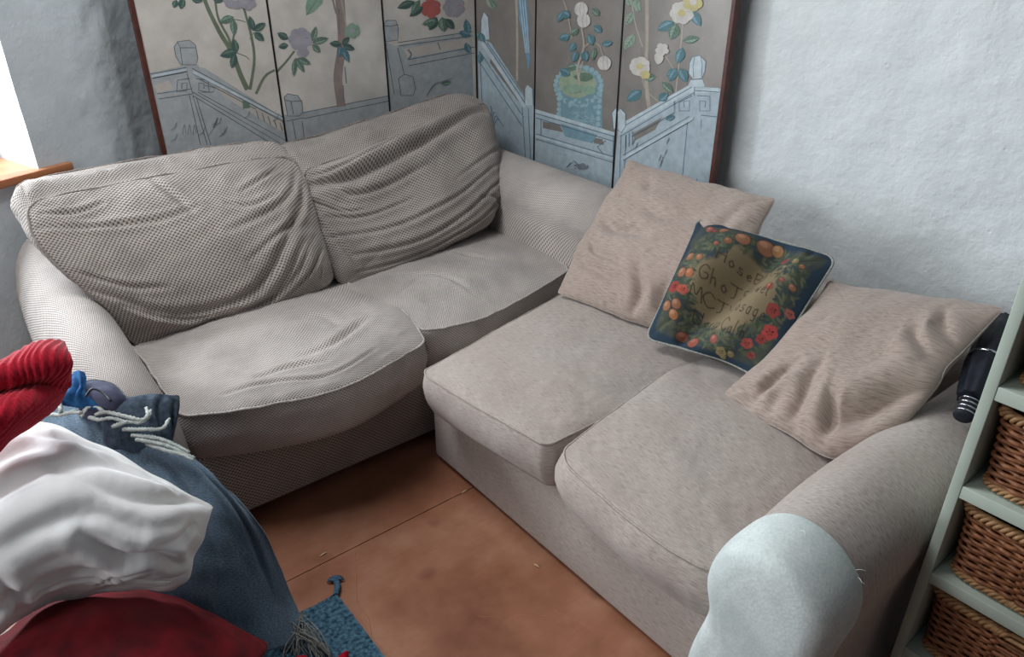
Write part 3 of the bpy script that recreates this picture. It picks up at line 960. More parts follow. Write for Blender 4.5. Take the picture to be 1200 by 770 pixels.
# --- panel four: descending blue balustrade, bird tail
p = P4
p.poly([(560, 48), (566, 46), (575, 50), (612, 108), (622, 122), (627, 125), (627, 260), (556, 260)], 'railblue')
p.post([(564, 22), (567, 14), (572, 20), (574, 46), (563, 48)], 'railbluelight', 'lineblue')
for a_, b_ in (((566, 46), (616, 122)), ((571, 50), (618, 118)), ((562, 60), (614, 138)), ((560, 70), (612, 148)), ((612, 126), (616, 190)), ((619, 126), (622, 190)), ((562, 60), (566, 140))): p.line([a_, b_], 'lineblue', .9)
p.poly([(575, 66), (606, 112), (608, 120), (574, 74)], 'grounddark')
p.post([(615, 104), (618, 99), (624, 104), (625, 124), (615, 124)], 'railbluelight', 'lineblue')
p.strip([(604, -20), (606, 30), (606, 95)], 2.6, 2.6, 'stempale')
p.poly([(606, -10), (616, -10), (620, 30), (621, 72), (619, 84), (614, 50), (608, 20)], 'feather')
for q_ in (0, 1, 2): p.line([(609 + q_ * 3, 0), (616 + q_ * 2, 62)], 'railbluelight', .8)
for l in ((572, -4, -70, 16, 9, 'leafpale'), (575, 0, -50, 12, 7, 'leafgreen'), (562, 40, 200, 8, 8, 'leafteal'), (564, 62, 260, 13, 8, 'leafteal'), (563, 38, 290, 14, 7, 'leafteal')): p.leaf(*l)
for q_ in (0, 1, 2, 3): p.strip([(575, 165 - q_ * 3), (582 - q_ * 2, 140 - q_ * 3), (590 - q_ * 5, 148 - q_ * 8)], 1, .8, 'lineblue')
# --- panel five: jardiniere with fruiting branch behind a rail
p = P5
p.blob(677, 98, 27, 22, 'turq', 18, .04); p.poly([(652, 92), (656, 150), (706, 156), (706, 92)], 'turq')
p.blob(677, 98, 22, 17, 'moss', 16, .05); p.poly([(664, 122), (700, 124), (698, 152), (664, 148)], 'turq')
for i_ in range(26):
    a_ = 2 * math.pi * i_ / 26; p.blob(678 + 27 * math.cos(a_), 100 + 22 * math.sin(a_), 3.0, 2.8, 'turqlight', 7, .2, i_)
for i_ in range(7): p.blob(655, 104 + i_ * 6, 3, 3, 'turqlight', 7, .2, i_); p.blob(703 - i_ * .4, 104 + i_ * 7, 3, 3, 'turqlight', 7, .2, i_)
for i_ in range(40):
    r_ = random.Random(i_); p.blob(r_.uniform(662, 700), r_.uniform(116, 126), 2.4, 2, 'turqlight' if i_ % 2 else 'turq', 6, .2, i_)
for i_ in range(24):
    r_ = random.Random(i_ + 90); p.line([(r_.uniform(664, 698), r_.uniform(128, 150)), (r_.uniform(664, 698), r_.uniform(128, 150))], 'turqlight', .7)
p.blob(684, 90, 11, 5, 'leafgreen'); p.blob(672, 104, 12, 5, 'leafpale'); p.blob(690, 106, 9, 5, 'leafpale')
p.poly([(627, 128), (720, 155), (724, 260), (627, 260)], 'railblue')
p.poly([(636, 142), (656, 146), (660, 155), (636, 150)], 'grounddark'); p.poly([(694, 161), (706, 163), (708, 170), (696, 168)], 'grounddark')
p.poly([(657, 145), (700, 158), (694, 168), (662, 160)], 'turq')
for a_, b_ in (((628, 133), (720, 160)), ((628, 138), (720, 166)), ((628, 157), (720, 184)), ((628, 163), (720, 191)), ((634, 140), (634, 158)), ((719, 156), (719, 210)), ((710, 165), (700, 172)), ((700, 172), (708, 182))): p.line([a_, b_], 'lineblue', .9)
p.poly([(628, 128), (720, 155), (720, 159), (628, 132)], 'railbluelight')
p.post([(717, 132), (722, 126), (727, 130), (727, 152), (719, 152)], 'railbluelight', 'lineblue')
p.strip([(680, 101), (677, 80), (684, 55), (682, 35), (678, 10)], 2.8, 1.6, 'stempale'); p.strip([(657, -8), (665, 15), (670, 45)], 1.6, 1.4, 'stempale'); p.strip([(684, 56), (692, 50), (702, 53), (707, 66)], 1.6, 1.2, 'stempale'); p.strip([(678, 90), (682, 75), (683, 72)], 2, 1.4, 'stempale')
for l in ((668, 74, 130, 1, 1, 'leafteal'), (668, 42, 195, 14, 10, 'leafteal'), (674, 50, 240, 12, 9, 'leafteal'), (668, 88, 150, 14, 11, 'leafteal'), (675, 78, 190, 12, 9, 'leafgreen'), (676, 60, 250, 14, 9, 'leafteal'), (682, 70, 60, 12, 9, 'leafteal'), (687, 72, 100, 13, 9, 'leafteal'),
          (678, 34, 215, 12, 8, 'leafgreen'), (690, 40, -70, 14, 10, 'leafteal'), (696, 30, -40, 12, 9, 'leafteal'), (705, 52, 10, 13, 8, 'leafteal'), (697, 56, 260, 15, 7, 'leafgreen'), (694, 10, -45, 12, 8, 'leafgreen'), (668, 20, 150, 12, 10, 'leafteal'), (660, 14, 240, 14, 8, 'leafteal')):
    p.leaf(*l)
for x_, y_ in ((681, 11), (684, 24), (708, 74)):
    p.blob(x_, y_, 8, 8.5, 'white', 14, .04); p.line([(x_, y_ - 8), (x_ - 2, y_), (x_, y_ + 8)], 'lilac', .7); p.line([(x_ + 3, y_ - 7), (x_ + 4, y_ + 6)], 'lilac', .6)
p.blob(681, 195, 9, 4, 'raildark'); p.line([(664, 196), (672, 188), (680, 196)], 'lineblue', 1)
for i_ in range(10):
    r_ = random.Random(i_ + 3); x_, y_ = r_.uniform(632, 712), r_.uniform(175, 215); p.line([(x_, y_), (x_ + 6, y_ - 2), (x_ + 10, y_ + 2)], 'railbluelight', .8)
# --- panel six: corner balustrade with finial, camellias
p = P6
p.strip([(757, -30), (758, 30), (757, 90), (762, 140), (763, 158)], 5, 4, 'stempale'); p.strip([(755, -30), (756, 30), (755, 100), (760, 150)], 1, 1, 'trunk', True)
p.strip([(802, -10), (800, 30), (796, 70), (792, 108)], 2, 1.4, 'stempale'); p.strip([(740, 0), (745, 30), (753, 55)], 1.4, 1.2, 'stempale'); p.strip([(752, 88), (757, 105), (772, 120)], 1.4, 1, 'stempale'); p.strip([(780, 66), (790, 82)], 1.2, 1, 'stempale')
p.poly([(724, 154), (813, 100), (845, 104), (850, 260), (715, 260)], 'railblue')
p.poly([(742, 156), (776, 137), (768, 152), (744, 165)], 'grounddark'); p.poly([(724, 147), (814, 96), (814, 104), (726, 158)], 'railbluelight')
p.poly([(806, 104), (842, 103), (842, 108), (808, 110)], 'railbluelight')
for a_, b_ in (((724, 152), (814, 100)), ((727, 160), (814, 108)), ((730, 182), (812, 134)), ((730, 188), (810, 142)), ((814, 106), (843, 108)), ((812, 134), (840, 137)), ((728, 158), (726, 210)), ((734, 158), (731, 210)), ((806, 140), (799, 215)), ((812, 140), (806, 215)), ((822, 140), (816, 218)), ((814, 100), (813, 134))): p.line([a_, b_], 'lineblue', .9)
p.poly([(810, 112), (822, 112), (820, 210), (802, 208)], 'railblue')
for s_ in (-1, 1):
    c_ = 814 + s_ * 3
    p.line([(c_, 112), (c_ + s_ * 15, 112 + (8 if s_ < 0 else 1)), (c_ + s_ * 15, 130), (c_ + s_ * 3, 130), (c_ + s_ * 3, 118), (c_ + s_ * 10, 119), (c_ + s_ * 9, 126)], 'lineblue', 1)
p.post([(808, 74), (811, 67), (820, 65), (827, 72), (826, 84), (822, 92), (812, 93), (807, 86)], 'railbluelight', 'lineblue'); p.line([(814, 67), (812, 78), (813, 92)], 'lineblue', .7); p.line([(821, 66), (823, 76), (822, 90)], 'lineblue', .7)
p.poly([(809, 94), (823, 93), (826, 101), (806, 102)], 'railbluelight')
p.post([(722, 130), (727, 127), (733, 133), (733, 148), (728, 156), (724, 152)], 'railbluelight', 'lineblue')
for l in ((752, 58, 120, 1, 1, 'leafpale'), (744, 40, 235, 22, 11, 'leafpale'), (742, 14, 240, 18, 9, 'leafpale'), (744, 10, 70, 12, 9, 'leafpale'), (738, 8, 100, 16, 8, 'leafpale'), (749, 14, 110, 10, 8, 'leafpale'), (752, 106, 215, 22, 13, 'leafteal'), (755, 92, 10, 14, 10, 'leafgreen'),
          (790, 26, 205, 22, 13, 'leafteal'), (793, 28, 250, 20, 14, 'leafgreen'), (810, 12, -60, 22, 12, 'leafteal'), (800, 48, 10, 20, 10, 'leafgreen'), (800, 56, 250, 20, 12, 'leafteal'), (794, 82, 210, 15, 11, 'leafteal'), (797, 80, -65, 18, 12, 'leafteal'),
          (793, 80, 240, 18, 10, 'leafteal'), (776, 96, -45, 18, 9, 'leafgreen'), (772, 118, 40, 14, 11, 'leafteal'), (780, 140, 20, 12, 7, 'leafteal')):
    p.leaf(*l)
p.flower(799, 15, 14, 'white', 'yellow', 7, 'lilac'); p.flower(812, 2, 12, 'yellow', 'white', 6, 'stempale'); p.flower(750, 78, 12, 'white', 'yellow', 7, 'lilac'); p.blob(756, 88, 6, 5, 'yellow'); p.flower(776, 58, 8, 'white', 'white', 5); p.blob(772, 68, 5, 8, 'white')
for i_ in range(8):
    r_ = random.Random(i_ + 31); x_, y_ = r_.uniform(740, 800), r_.uniform(165, 205); p.line([(x_, y_), (x_ + 3, y_ - 7)], 'raildark', .8)
p = P1
p.poly([(226, 82), (337, 137), (337, 140), (226, 86)], 'railbluelight'); p.poly([(178, 88), (219, 80), (219, 83), (178, 91)], 'railbluelight')
for i_ in range(10):
    r_ = random.Random(i_ + 60); x_, y_ = r_.uniform(190, 330), r_.uniform(135, 175); p.line([(x_, y_), (x_ + 5, y_ - 3), (x_ + 7, y_ - 9)], 'raildark', .7)
for i_ in range(5): p.line([(300 + i_ * 7, 129 + i_ * 3.6), (303 + i_ * 7, 139 + i_ * 3.6)], 'line', .6)
p = P6
p.line([(740, 160), (790, 132), (790, 118)], 'lineblue', .7); p.poly([(730, 184), (812, 137), (812, 140), (731, 187)], 'railbluelight')
for x_ in (733, 737, 741): p.line([(x_, 158 - (x_ - 733) * .6), (x_, 174 - (x_ - 733) * .5)], 'lineblue', .6)
p = P5
p.poly([(628, 158), (720, 185), (720, 188), (628, 161)], 'railbluelight')
p = P4
p.poly([(566, 48), (616, 124), (614, 127), (564, 52)], 'railbluelight')
for p in (P1, P2, P3, P4, P5, P6):
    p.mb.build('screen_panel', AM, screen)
M['mahogany'] = mat_plain('red_brown_frame_wood', (92, 48, 38), 0.45, 0.4, (70, 36, 30), 30)
M['hinge'] = mat_plain('black_edge', (18, 17, 18), 0.6)
mb = MB(); mb.box((0.748, SY - 0.004, 0), (0.763, SY + 0.026, 1.85)); mb.build('edge_strip', M['mahogany'], screen)
mb = MB(); mb.box((SX - 0.004, 1.655, 0), (SX + 0.026, 1.670, 1.85)); mb.build('edge_strip', M['mahogany'], screen)
for a_ in px0[1:3]:
    mb = MB(); mb.box((a_ - 0.0035, SY - 0.003, 0), (a_ + 0.0035, SY + 0.02, 1.85)); mb.build('hinge_strip', M['hinge'], screen)
for a_ in (2.697, 2.170):
    mb = MB(); mb.box((SX - 0.003, a_ - 0.0035, 0), (SX + 0.02, a_ + 0.0035, 1.85)); mb.build('hinge_strip', M['hinge'], screen)
mb = MB(); mb.box((SX - 0.006, SY - 0.006, 0), (SX + 0.016, SY + 0.016, 1.85)); mb.build('hinge_strip', M['hinge'], screen)
root_fix(screen)

# ------------------------------------------------------------------ scatter cushions on the taupe sofa
PB = M['chenille_pillow']


def net(pts):
    """each entry (px,py,plane,value): plane 'x' or 'z'"""
    return np.array([[at_x(a, b, v) if k == 'x' else at_z(a, b, v) for a, b, k, v in r] for r in pts])


C = net([[(737, 186, 'x', 2.06), (795, 202, 'x', 2.07), (850, 218, 'x', 2.06), (908, 230, 'x', 2.04)],
         [(706, 240, 'x', 1.93), (765, 258, 'x', 1.95), (825, 275, 'x', 1.95), (884, 290, 'x', 1.92)],
         [(676, 292, 'x', 1.80), (735, 312, 'x', 1.82), (795, 330, 'x', 1.82), (856, 350, 'x', 1.80)],
         [(652, 343, 'z', .475), (705, 366, 'z', .475), (765, 385, 'z', .475), (835, 405, 'z', .475)]])
o, fl, bl = cushion('scatter_cushion', C, PB, None, 170, 150, None, crown=0.10, back=0.07, p=2.2, q=0.55, r=0.01, pinch=0.03,
                    disp=lambda u, v, a, b: 0.006 * fbm(u * a, v * b, 6, 81, 3) + folds(u, v, a, b, [([(.10, .42), (.22, .50), (.45, .50)], .020, .034), ([(.04, .72), (.2, .80), (.42, .84)], .016, .03), ([(.52, .98), (.56, .86), (.5, .72)], .018, .03), ([(.10, .58), (.2, .70), (.38, .74)], .014, .03), ([(.3, .3), (.5, .36), (.7, .3)], .008, .03), ([(.75, .98), (.7, .86), (.72, .72)], .014, .03), ([(.9, .1), (.85, .3), (.9, .5)], .01, .03), ([(.2, .08), (.3, .2)], .008, .03)]))
tag(o, 'plain beige chenille scatter cushion leaning nearest the painted screen', 'cushion', 'beige scatter cushions on the taupe sofa')
piping('seam', fl, 0.0015, M['chenille_pipe'], o)

C = net([[(972, 328, 'x', 1.92), (1040, 340, 'x', 1.97), (1110, 352, 'x', 1.98), (1180, 362, 'x', 1.93)],
         [(935, 375, 'x', 1.79), (1000, 395, 'x', 1.82), (1065, 408, 'x', 1.83), (1135, 410, 'x', 1.82)],
         [(890, 425, 'x', 1.64), (955, 450, 'x', 1.67), (1020, 462, 'x', 1.69), (1100, 452, 'x', 1.72)],
         [(848, 462, 'z', .482), (915, 508, 'z', .482), (985, 540, 'z', .485), (1060, 500, 'z', .56)]])
o, fl, bl = cushion('scatter_cushion', C, PB, None, 190, 150, None, crown=0.10, back=0.06, p=2.2, q=0.55, r=0.012, pinch=0.02,
                    disp=lambda u, v, a, b: 0.006 * fbm(u * a, v * b, 5, 93, 3) + folds(u, v, a, b, [([(.15, 1.), (.17, .86), (.22, .70)], .022, .026), ([(.36, .98), (.40, .84), (.38, .68)], .017, .034), ([(.55, .88), (.75, .84), (.97, .72)], .036, .04), ([(.55, .95), (.58, .8)], .016, .03), ([(.80, .16), (.88, .28), (.98, .36)], .018, .026), ([(.76, .3), (.85, .42), (.96, .5)], .016, .026), ([(.0, .84), (.1, .9), (.14, .97)], .014, .02), ([(.25, .98), (.28, .86)], .014, .026)]))
tag(o, 'plain beige chenille scatter cushion slumped against the arm beside the shelving, folded lower corner', 'cushion', 'beige scatter cushions on the taupe sofa')
piping('seam', fl, 0.0015, M['chenille_pipe'], o)

# tapestry cushion
C = net([[(818, 255, 'x', 1.90), (872, 271, 'x', 1.92), (928, 285, 'x', 1.94), (981, 303, 'x', 1.95)],
         [(799, 300, 'x', 1.79), (850, 316, 'x', 1.81), (903, 333, 'x', 1.83), (952, 350, 'x', 1.83)],
         [(778, 348, 'x', 1.69), (828, 364, 'x', 1.71), (878, 382, 'x', 1.72), (922, 398, 'x', 1.72)],
         [(756, 397, 'z', .510), (800, 410, 'z', .51), (848, 424, 'z', .51), (890, 444, 'z', .51)]])
NTAP = 300
k = NT('woven_tapestry', 0.9, 0.15)
att = k.n('ShaderNodeAttribute', attribute_name='weave')
fine = k.noise(k.coord('UV'), 520, 4, .7)
k.color(k.mix(k.ramp(fine, [(0.35, (.5, .5, .5, 1)), (0.65, (0.0, .0, .0, 1))]), att.outputs['Color'], (0.045, 0.04, 0.035, 1))); k.bump(fine, 0.4, 0.002)
M['tapestry'] = k.m
o, fl, bl = cushion('tapestry_cushion', C, M['tapestry'], None, NTAP, NTAP, None, crown=0.045, back=0.05, p=2.2, q=0.6, r=0.03, pinch=0.02,
                    disp=lambda u, v, a, b: 0.003 * fbm(u * a, v * b, 7, 51, 3) + folds(u, v, a, b, [([(.66, -.02), (.58, .22), (.46, .5), (.36, .75), (.28, 1.0)], .075, .085), ([(.85, .0), (.83, .1)], .012, .016), ([(.28, 1.), (.30, .9)], .016, .022), ([(.1, .5), (.2, .6)], .008, .04)]))
tag(o, 'square tapestry cushion with navy border, fruit and flower wreath and stitched lettering', 'cushion')


# paint the woven pattern from the UVs
def tapestry(o, LU, LV):
    me = o.data
    n = len(me.vertices)
    uv = np.zeros((n, 2)); uvs = np.empty(len(me.loops) * 2, np.float32); me.uv_layers[0].data.foreach_get('uv', uvs); uvs = uvs.reshape(-1, 2)
    vi = np.empty(len(me.loops), np.int32); me.loops.foreach_get('vertex_index', vi); uv[vi] = uvs
    x = uv[:, 0] / uv[:, 0].max(); y = uv[:, 1] / uv[:, 1].max()
    col = np.tile(np.array(lin((44, 66, 84))[:3]), (n, 1))
    r = np.random.RandomState(3)

    def put(mask, c, a=1.0):
        c = np.array(lin(c)[:3]); mk = (mask * a)[:, None]; col[:] = col * (1 - mk) + c * mk
    nz = fbm(x, y, 9, 5, 4)
    edge = np.minimum(np.minimum(x, 1 - x), np.minimum(y, 1 - y))
    put(np.clip((edge + 0.02 * nz - 0.05) * 40, 0, 1), (78, 84, 74))
    put(np.clip(fbm(x, y, 22, 12, 3) * 2, 0, 1) * np.clip((edge - 0.05) * 20, 0, 1), (104, 108, 84), .7)
    put(np.clip(fbm(x, y, 17, 52, 3) * 2 - .3, 0, 1) * np.clip((edge - 0.05) * 20, 0, 1), (58, 74, 92), .8)
    rr = np.sqrt(((x - .53) / .34) ** 2 + ((y - .5) / .31) ** 2)
    put(np.clip((1.0 - rr + .16 * nz) * 9, 0, 1), (146, 130, 102))

    def ell(cx, cy, rx, ry, c, a=1.0, ang=0):
        ca, sa_ = math.cos(ang), math.sin(ang); dx, dy = x - cx, y - cy
        d = ((dx * ca + dy * sa_) / rx) ** 2 + ((-dx * sa_ + dy * ca) / ry) ** 2
        put(np.clip((1 - d) * 3, 0, 1), c, a)
    for i in range(520):     # leaves around the wreath
        a = r.uniform(0, 2 * math.pi); q = r.uniform(.84, 1.34)
        cx_, cy_ = .52 + .36 * q * math.cos(a), .5 + .34 * q * math.sin(a)
        if not (.06 < cx_ < .94 and .06 < cy_ < .94): continue
        ell(cx_, cy_, .028, .010, [(70, 84, 68), (92, 102, 78), (112, 114, 90), (58, 74, 78)][r.randint(4)], .9, r.uniform(0, 3.14))

    def fruit(cx, cy, rad, c):
        ell(cx, cy, rad * 1.15, rad * 1.15, (62, 48, 44), .7); ell(cx, cy, rad, rad, c); ell(cx - rad * .3, cy - rad * .3, rad * .5, rad * .45, tuple(min(255, v_ + 26) for v_ in c))

    def rose(cx, cy, rad, c):
        ell(cx, cy, rad, rad * .9, c)
        for q in range(5):
            a = q * 1.257; ell(cx + rad * .6 * math.cos(a), cy + rad * .6 * math.sin(a), rad * .5, rad * .42, tuple(min(255, int(v_ * 1.12)) for v_ in c)); ell(cx + rad * .35 * math.cos(a + .6), cy + rad * .35 * math.sin(a + .6), rad * .16, rad * .16, tuple(int(v_ * .55) for v_ in c))
    OR, RD, PK, YL = (164, 112, 84), (148, 66, 60), (160, 92, 84), (148, 134, 96)
    for cx_, cy_, q, c in ((.40, .13, .05, OR), (.53, .10, .055, OR), (.60, .08, .04, (176, 130, 90)), (.24, .09, .035, OR), (.13, .09, .03, PK), (.18, .11, .022, RD), (.13, .38, .033, OR), (.21, .38, .026, OR), (.12, .50, .038, OR), (.19, .50, .034, (176, 110, 78)),
                           (.10, .76, .038, OR), (.17, .73, .036, OR), (.17, .80, .034, (196, 134, 96)), (.27, .25, .02, (150, 92, 74)), (.33, .2, .03, (140, 96, 70)), (.80, .17, .028, YL), (.87, .2, .022, OR), (.76, .24, .018, YL), (.90, .37, .024, OR), (.82, .36, .02, PK),
                           (.77, .44, .028, (170, 96, 80)), (.55, .86, .036, PK), (.27, .91, .04, (150, 90, 72)), (.38, .93, .045, (168, 96, 78)), (.72, .92, .03, YL), (.66, .96, .03, YL)): fruit(cx_, cy_, q, c)
    for cx_, cy_, q, c in ((.11, .62, .05, RD), (.18, .62, .04, (172, 84, 70)), (.86, .56, .045, RD), (.90, .68, .05, (178, 72, 70)), (.80, .80, .04, (168, 80, 72)), (.95, .52, .03, PK), (.64, .93, .045, YL), (.87, .74, .035, RD), (.70, .16, .03, (150, 70, 74)), (.86, .87, .03, (140, 70, 66))): rose(cx_, cy_, q, c)
    # stitched lettering: four rows of looping capitals and small letters
    G = {'A': [[(0, 1), (.45, 0), (.9, 1)], [(.15, .6), (.75, .6)]], 'B': [[(0, 0), (0, 1), (.6, .9), (.7, .65), (0, .5), (.6, .35), (.5, .05), (0, 0)]], 'o': [[(.3, .5), (.05, .75), (.3, 1), (.55, .75), (.3, .5)]],
         'k': [[(0, 0), (0, 1)], [(.5, .5), (0, .75), (.5, 1)]], 'f': [[(.5, .1), (.25, .1), (.2, .5), (.2, 1.2)], [(0, .5), (.4, .5)]], 'G': [[(.8, .15), (.4, 0), (.05, .45), (.3, 1), (.75, .85), (.75, .55), (.45, .55)]],
         'r': [[(0, .5), (.05, 1)], [(.05, .65), (.3, .5), (.5, .55)]], 'u': [[(0, .5), (.1, .95), (.4, .95), (.5, .5)], [(.5, .5), (.55, 1)]], 'b': [[(0, 0), (0, 1), (.5, .95), (.5, .6), (0, .6)]], 'H': [[(0, 0), (.05, 1)], [(.7, 0), (.75, 1)], [(0, .5), (.75, .5)]],
         'T': [[(-.1, .1), (.8, 0)], [(.4, .05), (.35, .8), (.1, 1)]], 'h': [[(0, 0), (0, 1)], [(0, .65), (.35, .5), (.5, 1)]], 'e': [[(.05, .75), (.5, .7), (.3, .5), (.05, .75), (.3, 1), (.55, .9)]], 'V': [[(0, 0), (.4, 1), (.8, 0)]],
         's': [[(.5, .55), (.15, .55), (.2, .75), (.5, .8), (.4, 1), (0, .95)]], 'd': [[(.5, 0), (.5, 1), (0, .95), (.05, .6), (.5, .6)]], 'l': [[(0, 0), (0, .9), (.2, 1)]], 'n': [[(0, .5), (0, 1)], [(0, .65), (.3, .5), (.5, 1)]], 'g': [[(.5, .5), (.1, .6), (.1, .9), (.5, .9), (.5, .5), (.5, 1.2), (.1, 1.25)]],
         'y': [[(0, .5), (.25, .9)], [(.5, .5), (.1, 1.25)]], 'C': [[(.8, .2), (.4, 0), (0, .5), (.4, 1), (.85, .8)]], 'M': [[(0, 1), (.1, 0), (.5, .7), (.8, 0), (1, 1)]], 't': [[(.2, .2), (.2, .95), (.4, 1)], [(0, .45), (.45, .45)]], 'a': [[(.5, .55), (.1, .6), (.1, .95), (.45, .95), (.5, .5), (.55, 1)]],
         'm': [[(0, .5), (0, 1)], [(0, .6), (.25, .5), (.3, 1)], [(.3, .6), (.55, .5), (.6, 1)]], 'i': [[(.1, .5), (.1, 1)]]}
    rows = [('HoseBUGy', .31, .27, .075), ('GhoTShowel', .25, .415, .09), ('MCTYCosage', .23, .555, .09), ('UorgoCalh', .28, .695, .085)]
    dark = np.zeros(n)
    for txt, x0, y0, h in rows:
        cxp = x0
        for ch in txt:
            g = G.get(ch)
            if g is None:
                g = {'U': [[(0, 0), (.05, .9), (.6, .95), (.65, 0)]], 'S': [[(.7, .1), (.2, 0), (.15, .4), (.65, .6), (.5, 1), (0, .9)]], 'Y': [[(0, 0), (.4, .5), (.8, 0)], [(.4, .5), (.3, 1)]], 'w': [[(0, .5), (.2, 1), (.35, .6), (.5, 1), (.7, .5)]]}[ch]
            wd = .075 if ch.isupper() else .052
            for s_ in g:
                pp = [(cxp + a * wd * .95, y0 + b * h) for a, b in s_]
                if len(pp) > 2: pp = smoothline(pp, 14)
                mk = (x > cxp - .03) & (x < cxp + .12) & (y > y0 - .03) & (y < y0 + h * 1.4)
                d, _ = dist_poly(x[mk], y[mk], pp)
                dark[mk] = np.maximum(dark[mk], np.clip((.0050 - d) / .003, 0, 1))
            cxp += wd * 0.98
    put(dark, (62, 44, 40), .85)
    at = me.color_attributes.new('weave', 'FLOAT_COLOR', 'POINT')
    at.data.foreach_set('color', np.concatenate([col, np.ones((n, 1))], 1).astype(np.float32).ravel())


tapestry(o, 1, 1)
M['cord'] = mat_plain('pale_twisted_cord', (168, 168, 160), 0.9, 0.1, (120, 124, 124), 200, 0.3)
piping('piping', fl, 0.0042, M['cord'], o)['label'] = 'pale cord piping'

# ------------------------------------------------------------------ shelving with wicker baskets
FX = 1.35
YL = 0.345
YR = -0.075
M['sage'] = mat_plain('pale_sage_paint', (172, 182, 170), 0.5, 0.4, (164, 174, 162), 14, 0.05)
shelf = thing('shelf_unit', 'narrow pale sage painted shelving unit holding wicker baskets beside the taupe sofa', 'shelves', (FX, (YL + YR) / 2, 0))
for ya, yb in ((YL - 0.020, YL), (YR, YR + 0.020)):
    mb = MB(); mb.box((FX, ya, 0), (FX + 0.32, yb, 1.37)); bevel(mb.build('side_panel', M['sage'], shelf), 0.0015, 2)
BT = [0.025, 0.246, 0.467, 0.688, 0.909, 1.130, 1.37]
for z_ in BT:
    mb = MB(); mb.box((FX + 0.001, YR + 0.020, z_ - 0.028), (FX + 0.31, YL - 0.020, z_)); bevel(mb.build('shelf', M['sage'], shelf), 0.0015, 2)
mb = MB(); mb.box((FX + 0.31, YR + .02, 0), (FX + 0.32, YL - .02, 1.37)); mb.build('back_panel', M['sage'], shelf)
root_fix(shelf)

M['wicker'] = mat_plain('honey_brown_wicker', (150, 96, 62), 0.5, 0.4, (98, 58, 38), 70, 0.3)
M['wicker_pale'] = mat_plain('pale_wicker_rim', (168, 128, 86), 0.5, 0.4, (120, 84, 54), 60, 0.3)
M['wicker_dark'] = mat_plain('dark_basket_inside', (50, 32, 24), 0.9)
bk = thing('wicker_basket', 'x', 'basket', (FX + 0.02, (YL + YR) / 2, BT[3]), 'wicker baskets in the shelving')


def per(t, z, off=0.0):
    """perimeter of the basket (rounded rectangle), local; t in 0..1"""
    tp = z / 0.165
    hy = 0.166 + 0.012 * tp + off; x0, x1 = 0.008 - 0.004 * tp - off, 0.25 + off
    hx = (x1 - x0) / 2; cx_ = (x0 + x1) / 2
    a = 2 * math.pi * t
    ca, sa_ = math.cos(a), math.sin(a)
    e = 0.22
    return np.array([cx_ + hx * math.copysign(abs(ca) ** e, ca), hy * math.copysign(abs(sa_) ** e, sa_), z])


NP = 720
_d = np.array([per(i / NP, 0.08) for i in range(NP + 1)]); _acc = np.concatenate([[0], np.cumsum(np.linalg.norm(np.diff(_d, axis=0), axis=1))]); PL = _acc[-1]
def tpar(s): return np.interp((s % 1.0) * PL, _acc, np.arange(NP + 1) / NP)
NS = 44
mb = MB()
for row in range(17):
    z0 = 0.012 + row * 0.0086
    pts = []
    for i in range(NS * 5):
        s = i / (NS * 5)
        off = 0.0032 * math.sin(math.pi * NS * s + math.pi * (row % 2)) + 0.0012
        pts.append(per(tpar(s), z0 + 0.0022 * math.sin(s * 31 + row * 0.25), off))
    mb.tube(pts, 0.0043 + 0.0008 * math.sin(row * 2.3), 6, closed=True)
for i in range(NS):
    s = (i + 0.0) / NS
    t_ = tpar(s)
    mb.tube([per(t_, z, -0.0005) for z in np.linspace(0.004, 0.16, 6)], 0.003, 6)
mb.build('woven_body', M['wicker'], bk)
mb = MB()
for z0, rad in ((0.163, 0.0078), (0.010, 0.0060)):
    for ph in range(3):
        pts = []
        for i in range(420):
            s = i / 420; a = 2 * math.pi * (s * 34 + ph / 3)
            q = per(tpar(s), z0 + rad * 0.9 * math.sin(a), 0.004 + rad * 0.7 * math.cos(a)); pts.append(q)
        mb.tube(pts, rad * 0.62, 6, closed=True)
mb.build('braided_rim', M['wicker_pale'], bk)
mb = MB()
rg = np.array([[per(tpar(i / 60), z, -0.006) for z in np.linspace(0.004, 0.155, 6)] for i in range(60)])
mb.grid(rg, closeu=True)
bot = [per(tpar(i / 60), 0.004, -0.006) for i in range(60)]
mb.add(bot, [tuple(range(60))], 0, None, False)
mb.build('lining', M['wicker_dark'], bk)
blabels = {4: 'wicker basket on the highest shelf in view, mostly cut off by the frame', 3: 'wicker basket in the second compartment down, level with the sofa arm top',
           2: 'wicker basket in the third compartment down, between the middle shelves', 1: 'wicker basket lowest of those in view, in the bottom right corner'}
for kk in (3, 4, 2, 1):
    if kk == 3: r_ = bk
    else:
        r_ = bk.copy(); COL.objects.link(r_)
        for ch in list(bk.children):
            c = ch.copy(); COL.objects.link(c); c.parent = r_
    r_.location = (FX + 0.02, (YL + YR) / 2, BT[kk] + 0.0005)
    r_['label'] = blabels[kk]

